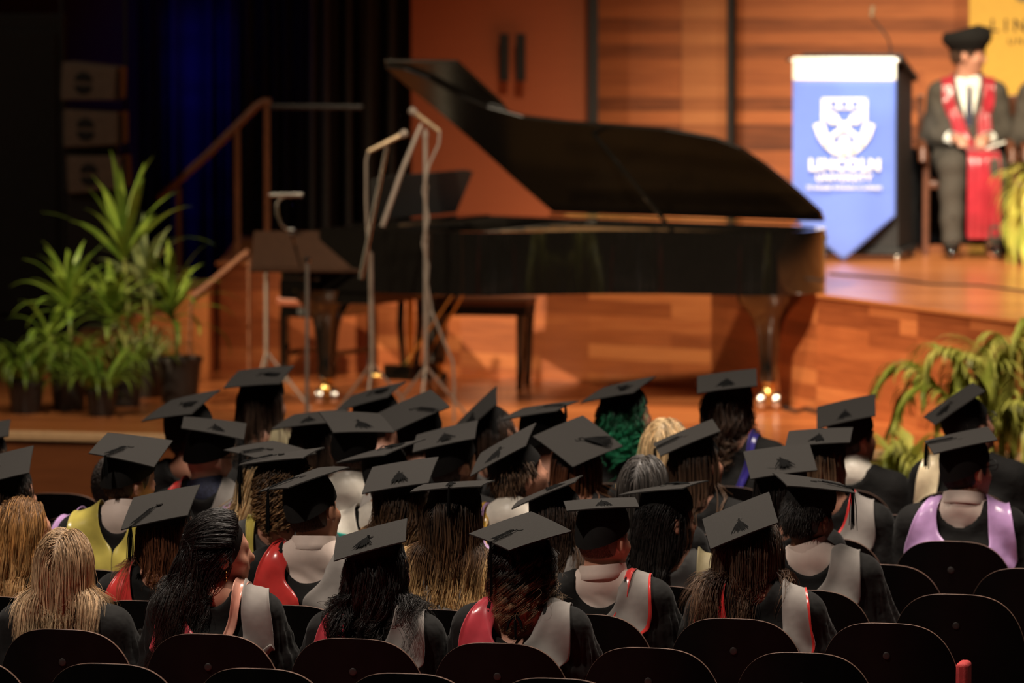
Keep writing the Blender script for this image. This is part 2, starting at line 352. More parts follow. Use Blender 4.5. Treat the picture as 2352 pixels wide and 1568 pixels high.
# ---------------------------------------------------------------- theatre seat
def seat_proto():
    root = thing('theatre_seat', 'seat', 'seat')
    a, z0, hh = .2445, .60, .27
    def top(x): return z0 + hh * max(0.0, 1 - abs(x / a) ** 3.3) ** (1 / 2.2)
    xs = [a * math.sin(PI / 2 * k / 22) for k in range(-22, 23)]
    def fwd(x, z): return .055 * (x / a) ** 2 * .8 + (SEAT_Z - z) * .13
    mb = MB(); th = .013; n = len(xs); rows = 9; vs = []
    for side in (0, 1):
        for x in xs:
            zt = top(x)
            for k in range(rows):
                z = .36 + (zt - .36) * k / (rows - 1); vs.append((x, fwd(x, z) + th * side, z))
    fs = []; fm = []
    def I(s, i, k): return (s * n + i) * rows + k
    for i in range(n - 1):
        for k in range(rows - 1):
            fs.append((I(0, i, k), I(0, i + 1, k), I(0, i + 1, k + 1), I(0, i, k + 1))); fm.append(0)
            fs.append((I(1, i, k), I(1, i, k + 1), I(1, i + 1, k + 1), I(1, i + 1, k))); fm.append(0)
        fs.append((I(0, i, rows - 1), I(0, i + 1, rows - 1), I(1, i + 1, rows - 1), I(1, i, rows - 1))); fm.append(1)
        fs.append((I(0, i, 0), I(1, i, 0), I(1, i + 1, 0), I(0, i + 1, 0))); fm.append(1)
    for k in range(rows - 1):
        fs.append((I(0, 0, k), I(0, 0, k + 1), I(1, 0, k + 1), I(1, 0, k))); fm.append(1)
        fs.append((I(0, n - 1, k), I(1, n - 1, k), I(1, n - 1, k + 1), I(0, n - 1, k + 1))); fm.append(1)
    o = mesh_obj('back_panel', vs, fs, None, root, True, [M['ply'], M['ply_edge']], fm); o.data.set_sharp_from_angle(angle=.7)
    md = o.modifiers.new('bevel', 'BEVEL'); md.width = .0018; md.segments = 2; md.limit_method = 'ANGLE'; md.angle_limit = .9; md.material = 1
    mb = MB(); zb = .757; mb.loft([[Vector((r * math.cos(t), fwd(0, zb) - h, zb + r * math.sin(t))) for t in [2 * PI * k / 18 for k in range(18)]] for r, h in ((.013, -.001), (.013, .0022), (.011, .0035), (.004, .0030))])
    mb.build('bolt', M['bolt'], root, True)
    # padded front of the back, tip-up seat, side standard
    pts = []
    mb = MB(); poly = [(x * .9, .40 + (top(x) - .05 - .40)) for x in xs[2:-2]] + [(.9 * xs[-3], .42), (.9 * xs[2], .42)]
    mb.prism(poly, .0, .024, lambda p, q, h: (p, fwd(p, q) + th + h + .0005, q)); mb.build('back_cushion', M['upholstery'], root, False, .006)
    mb = MB(); mb.box((0, .31, .435), (.43, .40, .05)); mb.build('seat_cushion', M['upholstery'], root, False, .02, 3)
    mb = MB(); mb.box((0, .31, .402), (.44, .41, .012)); mb.build('seat_board', M['ply'], root, False, .004)
    for s in (-1, 1):
        mb = MB(); mb.box((s * .247, .24, .20), (.012, .07, .40)); mb.box((s * .247, .24, .012), (.012, .30, .024)); mb.box((s * .240, .17, .395), (.020, .20, .035)); mb.build('leg', M['steel_dark'], root, False, .003)
    return root
SEATP = seat_proto(); seat_first = [True]; SEATS = []
def place_seat(r, px, label, group):
    o = SEATP if seat_first[0] else copy_tree(SEATP); seat_first[0] = False
    P = row_pt(r, px); o.location = (P.x, P.y, 0); o.rotation_euler = (0, 0, -BETA); o['label'] = label; o['group'] = group
    return o

# ---------------------------------------------------------------- mortarboard pose from its four corners
SIDE = .25
def solve_board(c, fd, up_pref=None):
    """c: four photo corners in order; fd: distance; returns world axes e1, e2, n (unit) and centre pixel"""
    c = np.array(c, float); mid = c.mean(0); s = FPX / fd
    e1 = ((c[1] - c[0]) + (c[2] - c[3])) / 2 / s; e2 = ((c[3] - c[0]) + (c[2] - c[1])) / 2 / s
    e1[1] *= -1; e2[1] *= -1
    v = ray(*mid).normalized(); x = v.cross(Vector((0, 0, 1))).normalized(); y = x.cross(v)
    B = np.array([[*x], [*y], [*(-v)]])            # rows: right, up, toward camera
    yaw = np.radians(np.arange(0, 360, 4.0)); az = np.radians(np.arange(0, 360, 9.0)); tl = np.radians(np.arange(0, 52, 2.5))
    def evalp(yw, a, t):
        nrm = np.stack([np.sin(t) * np.cos(a), np.sin(t) * np.sin(a), np.cos(t)], -1)
        k = np.stack([-np.sin(a), np.cos(a), np.zeros_like(a)], -1)      # tilt about k
        def rot(vv): return vv * np.cos(t)[..., None] + np.cross(k, vv) * np.sin(t)[..., None] + k * (k * vv).sum(-1)[..., None] * (1 - np.cos(t)[..., None])
        u1 = rot(np.stack([np.cos(yw), np.sin(yw), np.zeros_like(yw)], -1)); u2 = rot(np.stack([-np.sin(yw), np.cos(yw), np.zeros_like(yw)], -1))
        return u1, u2, nrm
    # corner order may run either way round: try both hands
    best = None
    for hand in (1, -1):
        f2 = e2 * 1.0
        Y, A, T = [q.ravel() for q in np.meshgrid(yaw, az, tl, indexing='ij')]
        rngs = (np.radians(4), np.radians(9), np.radians(2.5))
        for it in range(4):
            u1, u2, nn = evalp(Y, A, T); u2 = u2 * hand
            p1 = u1 @ B[:2].T * SIDE; p2 = u2 @ B[:2].T * SIDE
            err = ((p1 - e1) ** 2).sum(-1) + ((p2 - f2) ** 2).sum(-1) + .00022 * T ** 2
            i = int(np.argmin(err)); cur = (err[i], Y[i], A[i], T[i])
            g = np.linspace(-1, 1, 9)
            Y, A, T = [q.ravel() for q in np.meshgrid(Y[i] + g * rngs[0], A[i] + g * rngs[1], np.clip(T[i] + g * rngs[2], 0, 1), indexing='ij')]
            rngs = tuple(q / 4 for q in rngs)
        u1, u2, nn = evalp(np.array([cur[1]]), np.array([cur[2]]), np.array([cur[3]]))
        if best is None or cur[0] < best[0]: best = (cur[0], u1[0], u2[0] * hand, nn[0], math.degrees(cur[3]))
    return Vector(best[1]), Vector(best[2]), Vector(best[3]), mid, best[0], best[4]

# ---------------------------------------------------------------- bodies
def head_prims(P, hc, R, jaw=1.0, face=True):
    """R columns: right, forward, up"""
    R = np.asarray(R, np.float32); hc = np.asarray(hc, np.float32)
    def L(x, y, z): return hc + R @ np.array([x, y, z], np.float32)
    d = ell(P, L(0, -.006, .012), (.076, .094, .106), R)
    d = smin(d, ell(P, L(0, .030, -.052), (.058 * jaw, .062, .066), R), .03)
    d = smin(d, ell(P, L(0, .062, -.092), (.028, .024, .022), R), .02)
    d = smin(d, cap(P, L(0, .084, .008), L(0, .104, -.028), .009, .014), .014)
    d = smin(d, cap(P, L(-.03, .082, .026), L(.03, .082, .026), .010), .012)
    d = smin(d, ell(P, L(0, .085, -.058), (.026, .012, .012), R), .008)
    for s in (-1, 1):
        d = smax(d, -ell(P, L(s * .031, .096, .010), (.016, .012, .010), R), .008)
        d = smin(d, ell(P, L(s * .031, .080, .010), (.013, .013, .011), R), .003)
        d = smin(d, ell(P, L(s * .045, .06, -.03), (.022, .022, .022), R), .02)
        d = smin(d, ell(P, L(s * .086, -.010, -.012), (.012, .020, .034), R), .006)
        d = smax(d, -ell(P, L(s * .099, -.006, -.008), (.008, .011, .018), R), .004)
    return d
def torso_prims(P, J, inf=0.0):
    w, zs, nx, ny = J['w'], J['zs'], J['nx'], J['ny']; cx = J['nx'] * .5
    d = smin(cap(P, (-.07 * w, .21, .56), (.07 * w, .21, .56), .125 + inf), cap(P, (cx - .075 * w, ny + .005, zs - .22), (cx + .075 * w, ny + .005, zs - .22), .105 + inf), .16)
    d = smin(d, cap(P, (cx - .075 * w, ny + .02, .72), (cx + .075 * w, ny + .02, .72), .10 + inf), .08)
    d = smin(d, cap(P, (nx, ny - .01, zs - .01), (cx - .150 * w, ny, zs - .075), .048 + inf, .055 + inf), .06)
    d = smin(d, cap(P, (nx, ny - .01, zs - .01), (cx + .150 * w, ny, zs - .075), .048 + inf, .055 + inf), .06)
    d = smin(d, cap(P, (nx, ny + .01, zs - .045), (cx, ny + .01, zs - .24), .052 + inf, .095 + inf), .06)
    return d
def arm_pts(J, s):
    w, zs, ny = J['w'], J['zs'], J['ny']; cx = J['nx'] * .5
    sh = np.array((cx + s * .165 * w, ny, zs - .085)); el = np.array((cx + s * .215 * w, ny + .05, max(zs - .34, .66))); wr = np.array((s * .09, ny + .26, J.get('hz', .645))); return sh, el, wr
def body_sdf(J, hc, R, jaw=1.0):
    def f(P):
        d = torso_prims(P, J)
        d = smin(d, cap(P, (J['nx'], J['ny'], J['zs'] - .03), np.asarray(hc) + np.asarray(R) @ np.array((0, -.008, -.055)), .056 * J['nk'], .052 * J['nk']), .035)
        d = smin(d, head_prims(P, hc, R, jaw), .02)
        for s in (-1, 1):
            sh, el, wr = arm_pts(J, s)
            d = smin(d, cap(P, sh, el, .048, .040), .03); d = smin(d, cap(P, el, wr, .040, .028), .02)
            pm = wr + np.array((-s * .03, .05, -.005)); d = smin(d, cap(P, wr, pm, .028, .034), .02)
            for k in range(4):
                a = pm + np.array((s * (.026 - .017 * k), .022, .0)); b = a + np.array((-s * .006, .034 - .004 * abs(k - 1), -.012)); e = b + np.array((-s * .004, .014, -.026)); d = smin(d, smin(cap(P, a, b, .0098), cap(P, b, e, .0095, .008), .004), .008)
            d = smin(d, cap(P, wr + np.array((-s * .05, .02, .006)), wr + np.array((-s * .062, .062, .004)), .011, .009), .012)
            d = smin(d, cap(P, (s * .09, .23, .545), (s * .12, .60, .535), .082, .060), .04)
            d = smin(d, cap(P, (s * .12, .60, .525), (s * .12, .64, .10), .058, .042), .02)
            d = smin(d, cap(P, (s * .12, .62, .045), (s * .13, .80, .032), .042, .032), .02)
        return d
    return f
def gown_sdf(J, open_d=.13, open_w=.072, inf=.02, sleeve=1.0, seed=0.0):
    def f(P):
        x, y, z = P[..., 0], P[..., 1], P[..., 2]
        d = torso_prims(P, J, inf)
        for s in (-1, 1):
            sh, el, wr = arm_pts(J, s)
            ang = np.arctan2(y - sh[1], (x - sh[0]))
            fold = .0065 * np.sin(ang * 17 + seed + 3 * np.sin(z * 9)) * np.clip((sh[2] + .015 - z) / .06, 0, 1)
            a = smin(cap(P, sh, el, .072 * sleeve, .100 * sleeve), cap(P, el, wr + np.array((0, -.04, -.02)), .095 * sleeve, .10 * sleeve), .05) + fold
            d = smin(d, a, .035)
            d = smin(d, cap(P, (s * .09, .22, .56), (s * .13, .64, .555), .105, .085), .06)
            d = smin(d, cap(P, (s * .13, .66, .54), (s * .14, .66, .25), .08, .10), .05)
        d = d + .0035 * np.sin(x * 31 + 7 * np.sin(z * 11 + seed)) * np.clip((J['zs'] - .10 - z) / .1, 0, 1)
        q = np.stack([x - J['nx'], z], -1); zz = np.clip(z, J['zs'] - open_d + open_w, 9)
        op = np.sqrt((x - J['nx']) ** 2 + (z - zz) ** 2) - (open_w + .02 * np.clip((z - J['zs']) / .05, 0, 1))
        d = smax(d, -op, .006)
        return smax(d, .22 - z, .01)
    return f
def shirt_sdf(J, hc, R):
    nb = np.array((J['nx'], J['ny'] - .002, J['zs'] - .03)); hb = np.asarray(hc) + np.asarray(R) @ np.array((0, -.012, -.06)); ax = (hb - nb) / np.linalg.norm(hb - nb)
    def f(P):
        d = smax(torso_prims(P, J, .011), J['zs'] - .42 - P[..., 2], .01)
        d = d + .003 * np.sin(P[..., 2] * 95 + 6 * P[..., 0] + 3 * np.sin(P[..., 0] * 25)) * np.clip((J['zs'] - .05 - P[..., 2]) / .05, 0, 1)
        t = (P - nb) @ ax
        col = smax(cap(P, nb, hb, .069 * J['nk'], .066 * J['nk']), t - .066, .004)
        col = smax(col, -(t + .02), .004)
        g = .004 * np.exp(-((t - .022) / .004) ** 2)
        d = smin(d, col + g, .01)
        return smax(d, -cap(P, nb, hb, .0585 * J['nk'], .0575 * J['nk']), .003)
    return f
def collar(J, hc, R, root, m):
    nb = Vector((J['nx'], J['ny'] - .006, J['zs'] - .03)); hb = Vector(hc) + Vector(np.asarray(R) @ np.array((0, -.014, -.06))); ax = (hb - nb).normalized(); rx = ax.cross(Vector((0, 1, 0))).normalized() * -1; ry = ax.cross(rx); K = 40; rings = []
    for h, r in ((.070, .0665), (.0735, .0695), (.066, .0715), (.045, .0745), (.026, .0785), (.0235, .0765), (.03, .068)):
        rings.append([nb + ax * (h + .004 * math.cos(2 * PI * k / K)) + (rx * math.cos(2 * PI * k / K) + ry * math.sin(2 * PI * k / K)) * (r * J['nk'] * (1 + .12 * max(0, -.5 + h * 0))) for k in range(K)])
    mb = MB(); mb.loft(rings, False); mb.build('collar', m, root, True, sharp=70)
def grad(f, P, e=.004):
    P = P.astype(np.float32); d0 = f(P); g = np.stack([f(P + np.eye(3, dtype=np.float32)[i] * e) - d0 for i in range(3)], -1) / e
    return d0, g / (np.linalg.norm(g, axis=-1, keepdims=True) + 1e-6)

# ---------------------------------------------------------------- hair
def strands_mesh(name, P, rad, m, parent, rnd, n3=3, flat=.45):
    """P: (S, T, 3) strand points"""
    Sn, T, _ = P.shape
    d = np.gradient(P, axis=1); d /= np.linalg.norm(d, axis=-1, keepdims=True) + 1e-9
    ref = np.array((.31, .77, .55)); a = np.cross(d, ref); a /= np.linalg.norm(a, axis=-1, keepdims=True) + 1e-9; b = np.cross(d, a)
    t = np.linspace(0, 1, T); prof = rad[:, None] * (1 - .75 * t[None] ** 3)
    V = np.zeros((Sn, T, n3, 3), np.float32)
    for k in range(n3):
        th = 2 * PI * k / n3; V[:, :, k] = P + (a * math.cos(th) + b * math.sin(th)) * prof[..., None]
    idx = np.arange(Sn * T * n3).reshape(Sn, T, n3); q = []
    for k in range(n3):
        k2 = (k + 1) % n3; q.append(np.stack([idx[:, :-1, k], idx[:, :-1, k2], idx[:, 1:, k2], idx[:, 1:, k]], -1).reshape(-1, 4))
    o = mesh_obj(name, V.reshape(-1, 3), np.concatenate(q), m, parent, True)
    ca = o.data.color_attributes.new('strand', 'FLOAT_COLOR', 'POINT')
    col = np.ones((Sn, T, n3, 4), np.float32); col[..., 0] = t[None, :, None]; col[..., 1] = rnd[:, None, None]; col[..., 2] = 0
    ca.data.foreach_set('color', col.ravel()); return o
def make_hair(H, hc, R, J, gown, parent, detail, capped):
    hc = np.asarray(hc, float); R = np.asarray(R, float)
    style = H.get('style', 'long'); L = H.get('len', .45); n = int(H.get('n', 1500) * detail * (1.75 if detail >= .75 else 1.1)); rad = H.get('rad', .0017) * (.55 if detail >= .75 else .8) / max(.5, detail) ** .6
    wave, freq, clump = H.get('wave', .006), H.get('freq', 1.2), H.get('clump', .35); spread = H.get('spread', .02)
    k = np.arange(n * 3); zf = 1 - 1.55 * (k + .5) / (n * 3); th = k * 2.399963
    D = np.stack([np.sqrt(np.clip(1 - zf ** 2, 0, 1)) * np.cos(th), np.sqrt(np.clip(1 - zf ** 2, 0, 1)) * np.sin(th), zf], -1)
    keep = (D[:, 1] < .30 + .55 * np.clip(D[:, 2], 0, 1))
    if style == 'short': keep &= ~((np.abs(D[:, 0]) > .80) & (D[:, 2] < .05)) & (D[:, 2] > -.62) & (D[:, 1] < .35)
    else: keep &= (D[:, 2] > -.50)
    if capped: keep &= D[:, 2] < .62
    D = D[keep]
    sel = rng.permutation(len(D))[:n]; D = D[sel]; n = len(D)
    er = np.array((.080, .098, .110)); ec = np.array((0, -.006, .012))
    p = D * er + ec
    rnd = rng.random(n)
    if style == 'short':
        T = 5; ds = L / (T - 1); pts = [p]; nr = D / er; nr /= np.linalg.norm(nr, axis=1, keepdims=True)
        g = np.array((0, -.25, -1.0)); tdir = g - nr * (nr @ g)[:, None]; tdir /= np.linalg.norm(tdir, axis=1, keepdims=True)
        dd = tdir * .9 + nr * .25 + rng.normal(0, .18, (n, 3))
        for i in range(T - 1): p = p + dd * ds; dd = dd * .9 + g * .1; pts.append(p)
        P = np.stack(pts, 1) @ R.T + hc
        return strands_mesh('hair', P, np.full(n, rad * 1.25), H['m'], parent, rnd)
    # long hair: comb back from the parting, fall, slide over head and shoulders
    T = int(H.get('T', 22)); Ls = L * (1 + rng.normal(0, .06, n)) ; ds = Ls / (T - 1)
    part = H.get('part', 0.0); side = np.sign(D[:, 0] - part); side[side == 0] = 1
    tp = np.clip((D[:, 2] - .15) / .5, 0, 1); bk = np.clip((-D[:, 1] - .1) / .5, 0, 1); d = np.stack([side * (.9 - .3 * np.abs(D[:, 0])) * tp * (1 - .45 * bk), -.35 * tp, .15 * tp - (1 - tp)], -1)
    if style in ('back', 'half'): d = np.stack([-D[:, 0] * .8, -.9 + 0 * side, .1 + 0 * side], -1)
    pw = p @ R.T + hc; dw = d @ R.T; G = np.array((0, 0, -1.0)); G = G + np.array(H.get('blow', (0, 0, 0)))
    lift = rng.random(n) ** 1.6 * spread + .002; lay = rng.random(n) ** 1.4 * spread * 1.2 + .006
    pts = [pw]; tie = None
    if style == 'half': tie = hc + R @ np.array((.0, -.118, .03))
    for i in range(T - 1):
        t = i / (T - 1)
        if tie is not None and i < 7:
            m_ = D[:, 2] > .15; to = tie - pw; to /= np.linalg.norm(to, axis=1, keepdims=True) + 1e-6; dw = np.where(m_[:, None], to, dw * .7 + G * .3)
        else: dw = dw * (.62 - .2 * t) + G * (.38 + .2 * t)
        dw /= np.linalg.norm(dw, axis=1, keepdims=True) + 1e-9; pw = pw + dw * ds[:, None]
        lp = (pw - hc) @ R - ec; rr = er + lift[:, None] * .8 + .002
        kk = np.sqrt(((lp / rr) ** 2).sum(-1)); mm = kk < 1
        lp = np.where(mm[:, None], lp / (kk[:, None] + 1e-6), lp); pw = (lp + ec) @ R.T + hc
        ng = J['zs'] + .05
        below = pw[:, 2] < ng
        if below.any():
            d0, gg = grad(gown, pw[below]); pen = lay[below] - d0; pw[below] += gg * np.clip(pen, 0, .03)[:, None]
        low = pw[:, 2] < .93; pw[:, 1] = np.where(low, np.maximum(pw[:, 1], .045 + (.93 - pw[:, 2]) * .2), np.maximum(pw[:, 1], -.02))
        pts.append(pw.copy())
    P = np.stack(pts, 1)
    # clumps and waves
    K = max(12, n // 22); cen = rng.permutation(n)[:K]; rt = P[:, 0]; own = np.argmin(((rt[:, None] - rt[cen][None]) ** 2).sum(-1), 1)
    tt = np.linspace(0, 1, T)[None, :, None]; guide = P[cen][own]; P = P + (guide - P) * (clump * tt ** 1.2)
    ph = (rng.random(K) * 6.28)[own] + rnd * H.get('frizz', .3); fr = freq * (1 + .25 * (rng.random(K) - .5))[own]
    s = (np.linspace(0, 1, T)[None] * L); wv = wave * np.clip(np.linspace(0, 1, T)[None] * 2.2, 0, 1)
    P[..., 0] += wv * np.sin(2 * PI * fr[:, None] * s / .25 + ph[:, None]); P[..., 1] += wv * .9 * np.cos(2 * PI * fr[:, None] * s / .25 + ph[:, None]) - wv * .4; P[..., 1] = np.where(P[..., 2] < .90, np.maximum(P[..., 1], .042 + (.90 - P[..., 2]) * .2), P[..., 1])
    fly = rng.random(n) < .04; P[fly] += (rng.normal(0, .018, (fly.sum(), 1, 3)) * tt)
    if style == 'bun':
        pass
    return strands_mesh('hair', P, np.full(n, rad), H['m'], parent, rnd)
def scalp_shell(hc, R, m, parent, short, c, capped):
    """close fitting under-layer so no skin shows between strands"""
    hc = np.asarray(hc, np.float32); R = np.asarray(R, np.float32)
    def f(P):
        L = (P - hc) @ R
        d = ell(P, hc + R @ np.array((0, -.007, .013), np.float32), (.079, .098, .110), R)
        cutf = L[..., 1] - (.045 + .45 * np.clip(L[..., 2], -.05, .1)); d = smax(d, cutf, .006)
        d = smax(d, (-.060 if short else -.075) - L[..., 2], .01)
        if short: d = smax(d, -ell(L, (.095, .0, -.045), (.04, .032, .055)), .004); d = smax(d, -ell(L, (-.095, .0, -.045), (.04, .032, .055)), .004)
        return d
    r = .15; ax = [np.arange(-r, r, c * .8, dtype=np.float32) + float(hc[i]) for i in range(3)]
    v, q = nets(f, *ax); o = mesh_obj('hair', v, q, m, parent, True)
    ca = o.data.color_attributes.new('strand', 'FLOAT_COLOR', 'POINT'); col = np.tile(np.array((.05, .25, 0, 1), np.float32), (len(v), 1)); ca.data.foreach_set('color', col.ravel()); return o

# ---------------------------------------------------------------- mortarboard
def make_cap(e1, e2, n, cen, hc, R, parent, spec):
    """all in the person's local axes"""
    rs = np.random.default_rng(spec['seed']); R = np.asarray(R); n = Vector(n); e1 = Vector(e1); e2 = Vector(e2); cen = Vector(cen)
    h = SIDE / 2; N = 14; vs = []; warp = rs.normal(0, .004, 4); bend = spec.get('bend', .003)
    def surf(a, b):
        cw = (warp[0] * (1 + a) * (1 + b) + warp[1] * (1 - a) * (1 + b) + warp[2] * (1 - a) * (1 - b) + warp[3] * (1 + a) * (1 - b)) / 4
        return cen + e1 * (a * h) + e2 * (b * h) + n * (cw - bend * (a * a + b * b) + bend)
    for side in (0, 1):
        for i in range(N + 1):
            for j in range(N + 1): vs.append(surf(-1 + 2 * i / N, -1 + 2 * j / N) - n * (.0045 * side))
    def I(s, i, j): return s * (N + 1) ** 2 + i * (N + 1) + j
    fs = []
    flip = e1.cross(e2).dot(n) < 0
    for i in range(N):
        for j in range(N): fs += [(I(0, i, j), I(0, i + 1, j), I(0, i + 1, j + 1), I(0, i, j + 1)), (I(1, i, j), I(1, i, j + 1), I(1, i + 1, j + 1), I(1, i + 1, j))]
        fs += [(I(0, i, 0), I(1, i, 0), I(1, i + 1, 0), I(0, i + 1, 0)), (I(0, i, N), I(0, i + 1, N), I(1, i + 1, N), I(1, i, N)), (I(0, 0, i), I(0, 0, i + 1), I(1, 0, i + 1), I(1, 0, i)), (I(0, N, i), I(1, N, i), I(1, N, i + 1), I(0, N, i + 1))]
    if flip: fs = [f[::-1] for f in fs]
    board = mesh_obj('mortarboard', vs, fs, M['cap_cloth'], parent, True); board.data.set_sharp_from_angle(angle=.8)
    # fitted skull part
    hv = Vector(hc); hx, hf, hu = (Vector(R[:, i]) for i in range(3)); rings = []; K = 36
    top = cen - n * .0048
    for t in np.linspace(0, 1, 9):
        ring = []
        for k in range(K):
            a = 2 * PI * k / K; cx_, sy_ = math.cos(a), math.sin(a)
            lowz = .048 - .066 * (.5 - .5 * sy_) ** 1.2
            bot = hv + hx * (.0885 * cx_) + hf * (.106 * sy_ - .006) + hu * lowz
            tp = top + hx * (.070 * cx_) + hf * (.082 * sy_); tp = tp - n * ((tp - top).dot(n))
            q = tp.lerp(bot, t); bul = .008 * math.sin(PI * t); out = (hx * cx_ + hf * sy_); ring.append(q + out * bul)
        rings.append(ring)
    inner = [p + (hv - p).normalized() * .004 for p in rings[-1]]; rings.append(inner)
    mb = MB(); mb.loft(rings, False); K0 = list(range(K)); mb.add(rings[0], [tuple(K0[::-1])]); mb.build('skull_cap', M['cap_band'], board, True)
    mb = MB(); mb.loft([[cen + n * z + (e1 * math.cos(2 * PI * k / 16) + e2 * math.sin(2 * PI * k / 16)) * r for k in range(16)] for r, z in ((.0115, -.001), (.0125, .003), (.0105, .0065), (.004, .008))]); mb.build('button', M['cap_cloth'], board, True)
    # cord and tassel
    ta, tb = spec.get('tas', (rs.uniform(-1, 1), rs.uniform(.2, 1)))     # direction in board plane (e1,e2)
    m = max(abs(ta), abs(tb)); ta, tb = ta / m, tb / m; hang = spec.get('hang', 0)
    mb = MB(); nst = 16
    if hang:
        edge = surf(ta * 1.005, tb * 1.005) + n * .003; base = surf(ta * .1, tb * .1) + n * .005; up = Vector((0, 0, 1))
        mb.tube([base, base.lerp(edge, .5) + n * .003, edge, edge + (e1 * ta + e2 * tb).normalized() * .003 - up * .01, edge - up * (hang * .45)], .0014, 5)
        for k in range(nst):    # braided spill lying on the board and threads hanging from the edge
            o = Vector(rs.normal(0, .004, 3)); j = (e1 * ta + e2 * tb).normalized() * .004
            mb.tube([edge + o * .3 + j, edge + j - up * hang * .4 + o, edge + j - up * (hang * (.9 + .15 * rs.random())) + o * 1.4], [.0016, .0019, .0012], 4)
        side = n.cross(e1 * ta + e2 * tb).normalized()
        for k in range(14):
            u = k / 13; s_ = (k % 2) * 2 - 1
            a = base.lerp(edge, .12 + .7 * u) + n * .004; mb.tube([a, a + side * s_ * .006 + (edge - base) * .10 + n * .001, a + side * s_ * .010 * (1 + rs.random() * .5) + (edge - base) * .2 - n * .001], [.0018, .002, .0008], 4)
    else:
        ln = spec.get('tlen', .085); dv = (e1 * ta + e2 * tb).normalized(); side = n.cross(dv)
        b0 = cen + n * .008; mb.tube([b0, b0 + dv * .015 + n * .006, b0 + dv * .03], .0022, 6)
        for k in range(34):
            j = rs.normal(0, 1); mb.tube([b0 + dv * .022 + n * .002, b0 + dv * (ln * .6) + side * j * .009 + n * (.005 * rs.random() - .002), b0 + dv * (ln * (.85 + .3 * rs.random())) + side * j * .017 - n * .004], [.0026, .0030, .0012], 4)
    mb.build('tassel', M['tassel'], board, True)
    return board

# ---------------------------------------------------------------- hood panels laid on the gown
def hood_panel(name, bvh, J, side, m, parent, xin, xout, a0=60, a1=-118, off=.015, roll=.012, nu=12, nv=26, edge=None, th=.005, seed=0, outer=False):
    """side -1 left, +1 right; xin/xout: lists of (angle, x) for inner and outer edge"""
    cy, cz = J['ny'], J['zs'] - .24; vs = []; AA = np.linspace(a0, a1, nv)
    def lerp(tab, a):
        tab = sorted(tab); return float(np.interp(a, [q[0] for q in tab], [q[1] for q in tab]))
    for a in AA:
        r = math.radians(a); dr = Vector((0, math.sin(r), math.cos(r)))
        for k in range(nu + 1):
            u = k / nu; x = J['nx'] * .8 + side * (lerp(xin, a) * (1 - u) + lerp(xout, a) * u)
            c = Vector((x, cy, cz)) if a > -90 else Vector((x, cy, cz - (-90 - a) * .0045))
            dd = dr if a > -90 else Vector((0, -1, 0))
            hit = bvh.ray_cast(c + dd * .5, -dd, .52); p = hit[0]; nn = hit[1]
            if p is None or abs(x) > .16 and (p - c).length < .06:
                q = bvh.find_nearest(c + dd * .16); p, nn = q[0], q[1]
            if nn.dot(dd) < 0: nn = -nn
            nn = (nn + dd * .6).normalized()
            bul = roll * math.exp(-((u - .07) / .09) ** 2) + .004 * math.sin(a * .12 + u * 5 + seed)
            p = p + nn * (off + bul)
            if J.get('back', 1) and p.z < .93 and p.y < .3: p.y = max(p.y, .034 + (.93 - p.z) * .13)
            vs.append(p)
    fs = [(i * (nu + 1) + k, i * (nu + 1) + k + 1, (i + 1) * (nu + 1) + k + 1, (i + 1) * (nu + 1) + k) for i in range(nv - 1) for k in range(nu)]
    V = np.array([tuple(v) for v in vs]).reshape(nv, nu + 1, 3)
    for _ in range(3): V[1:-1, 1:-1] = (V[1:-1, 1:-1] * 2 + V[:-2, 1:-1] + V[2:, 1:-1] + V[1:-1, :-2] + V[1:-1, 2:]) / 6
    V = V.reshape(-1, 3)
    fm = None; ms = [m]
    if edge is not None:
        ms = [m, edge]; fm = [1 if (k == (nu - 1 if outer else 0)) else 0 for i in range(nv - 1) for k in range(nu)]
    o = mesh_obj(name, V, fs if side > 0 else [f[::-1] for f in fs], m, parent, True, ms, fm)
    md = o.modifiers.new('thick', 'SOLIDIFY'); md.thickness = th; md.offset = 0
    md = o.modifiers.new('soft', 'SUBSURF'); md.levels = 1; md.render_levels = 1
    return o
BAND = ([(60, .055), (20, .080), (0, .085), (-22, .085), (-38, .066), (-52, .038), (-66, .012), (-118, .0)], [(60, .14), (20, .175), (0, .185), (-30, .205), (-55, .200), (-80, .170), (-118, .10)])
FULL = ([(60, .055), (20, .078), (0, .080), (-15, .072), (-27, .045), (-36, .012), (-42, .0), (-118, .0)], [(60, .15), (20, .175), (0, .185), (-60, .19), (-118, .17)])
SIDEB = ([(60, .06), (0, .095), (-25, .115), (-50, .12), (-75, .10), (-118, .05)], [(60, .13), (0, .18), (-30, .215), (-60, .225), (-90, .205), (-118, .14)])
NARROW = ([(60, .06), (0, .085), (-30, .07), (-60, .045), (-90, .02), (-118, .0)], [(60, .10), (0, .115), (-30, .10), (-60, .075), (-90, .05), (-118, .02)])
LINING = ([(60, .055), (20, .080), (0, .086), (-20, .088), (-36, .070), (-50, .036), (-62, .010), (-118, .0)], [(60, .09), (20, .105), (0, .115), (-10, .140), (-22, .175), (-36, .200), (-55, .212), (-80, .190), (-118, .12)])
SLANT = ([(60, .055), (20, .080), (0, .086), (-20, .080), (-36, .050), (-50, .018), (-60, .0), (-118, .0)], [(60, .13), (20, .160), (0, .168), (-30, .190), (-50, .182), (-70, .15), (-118, .08)])
SHAPES = {'lining': LINING, 'slant': SLANT, 'band': BAND, 'full': FULL, 'side': SIDEB, 'narrow': NARROW}

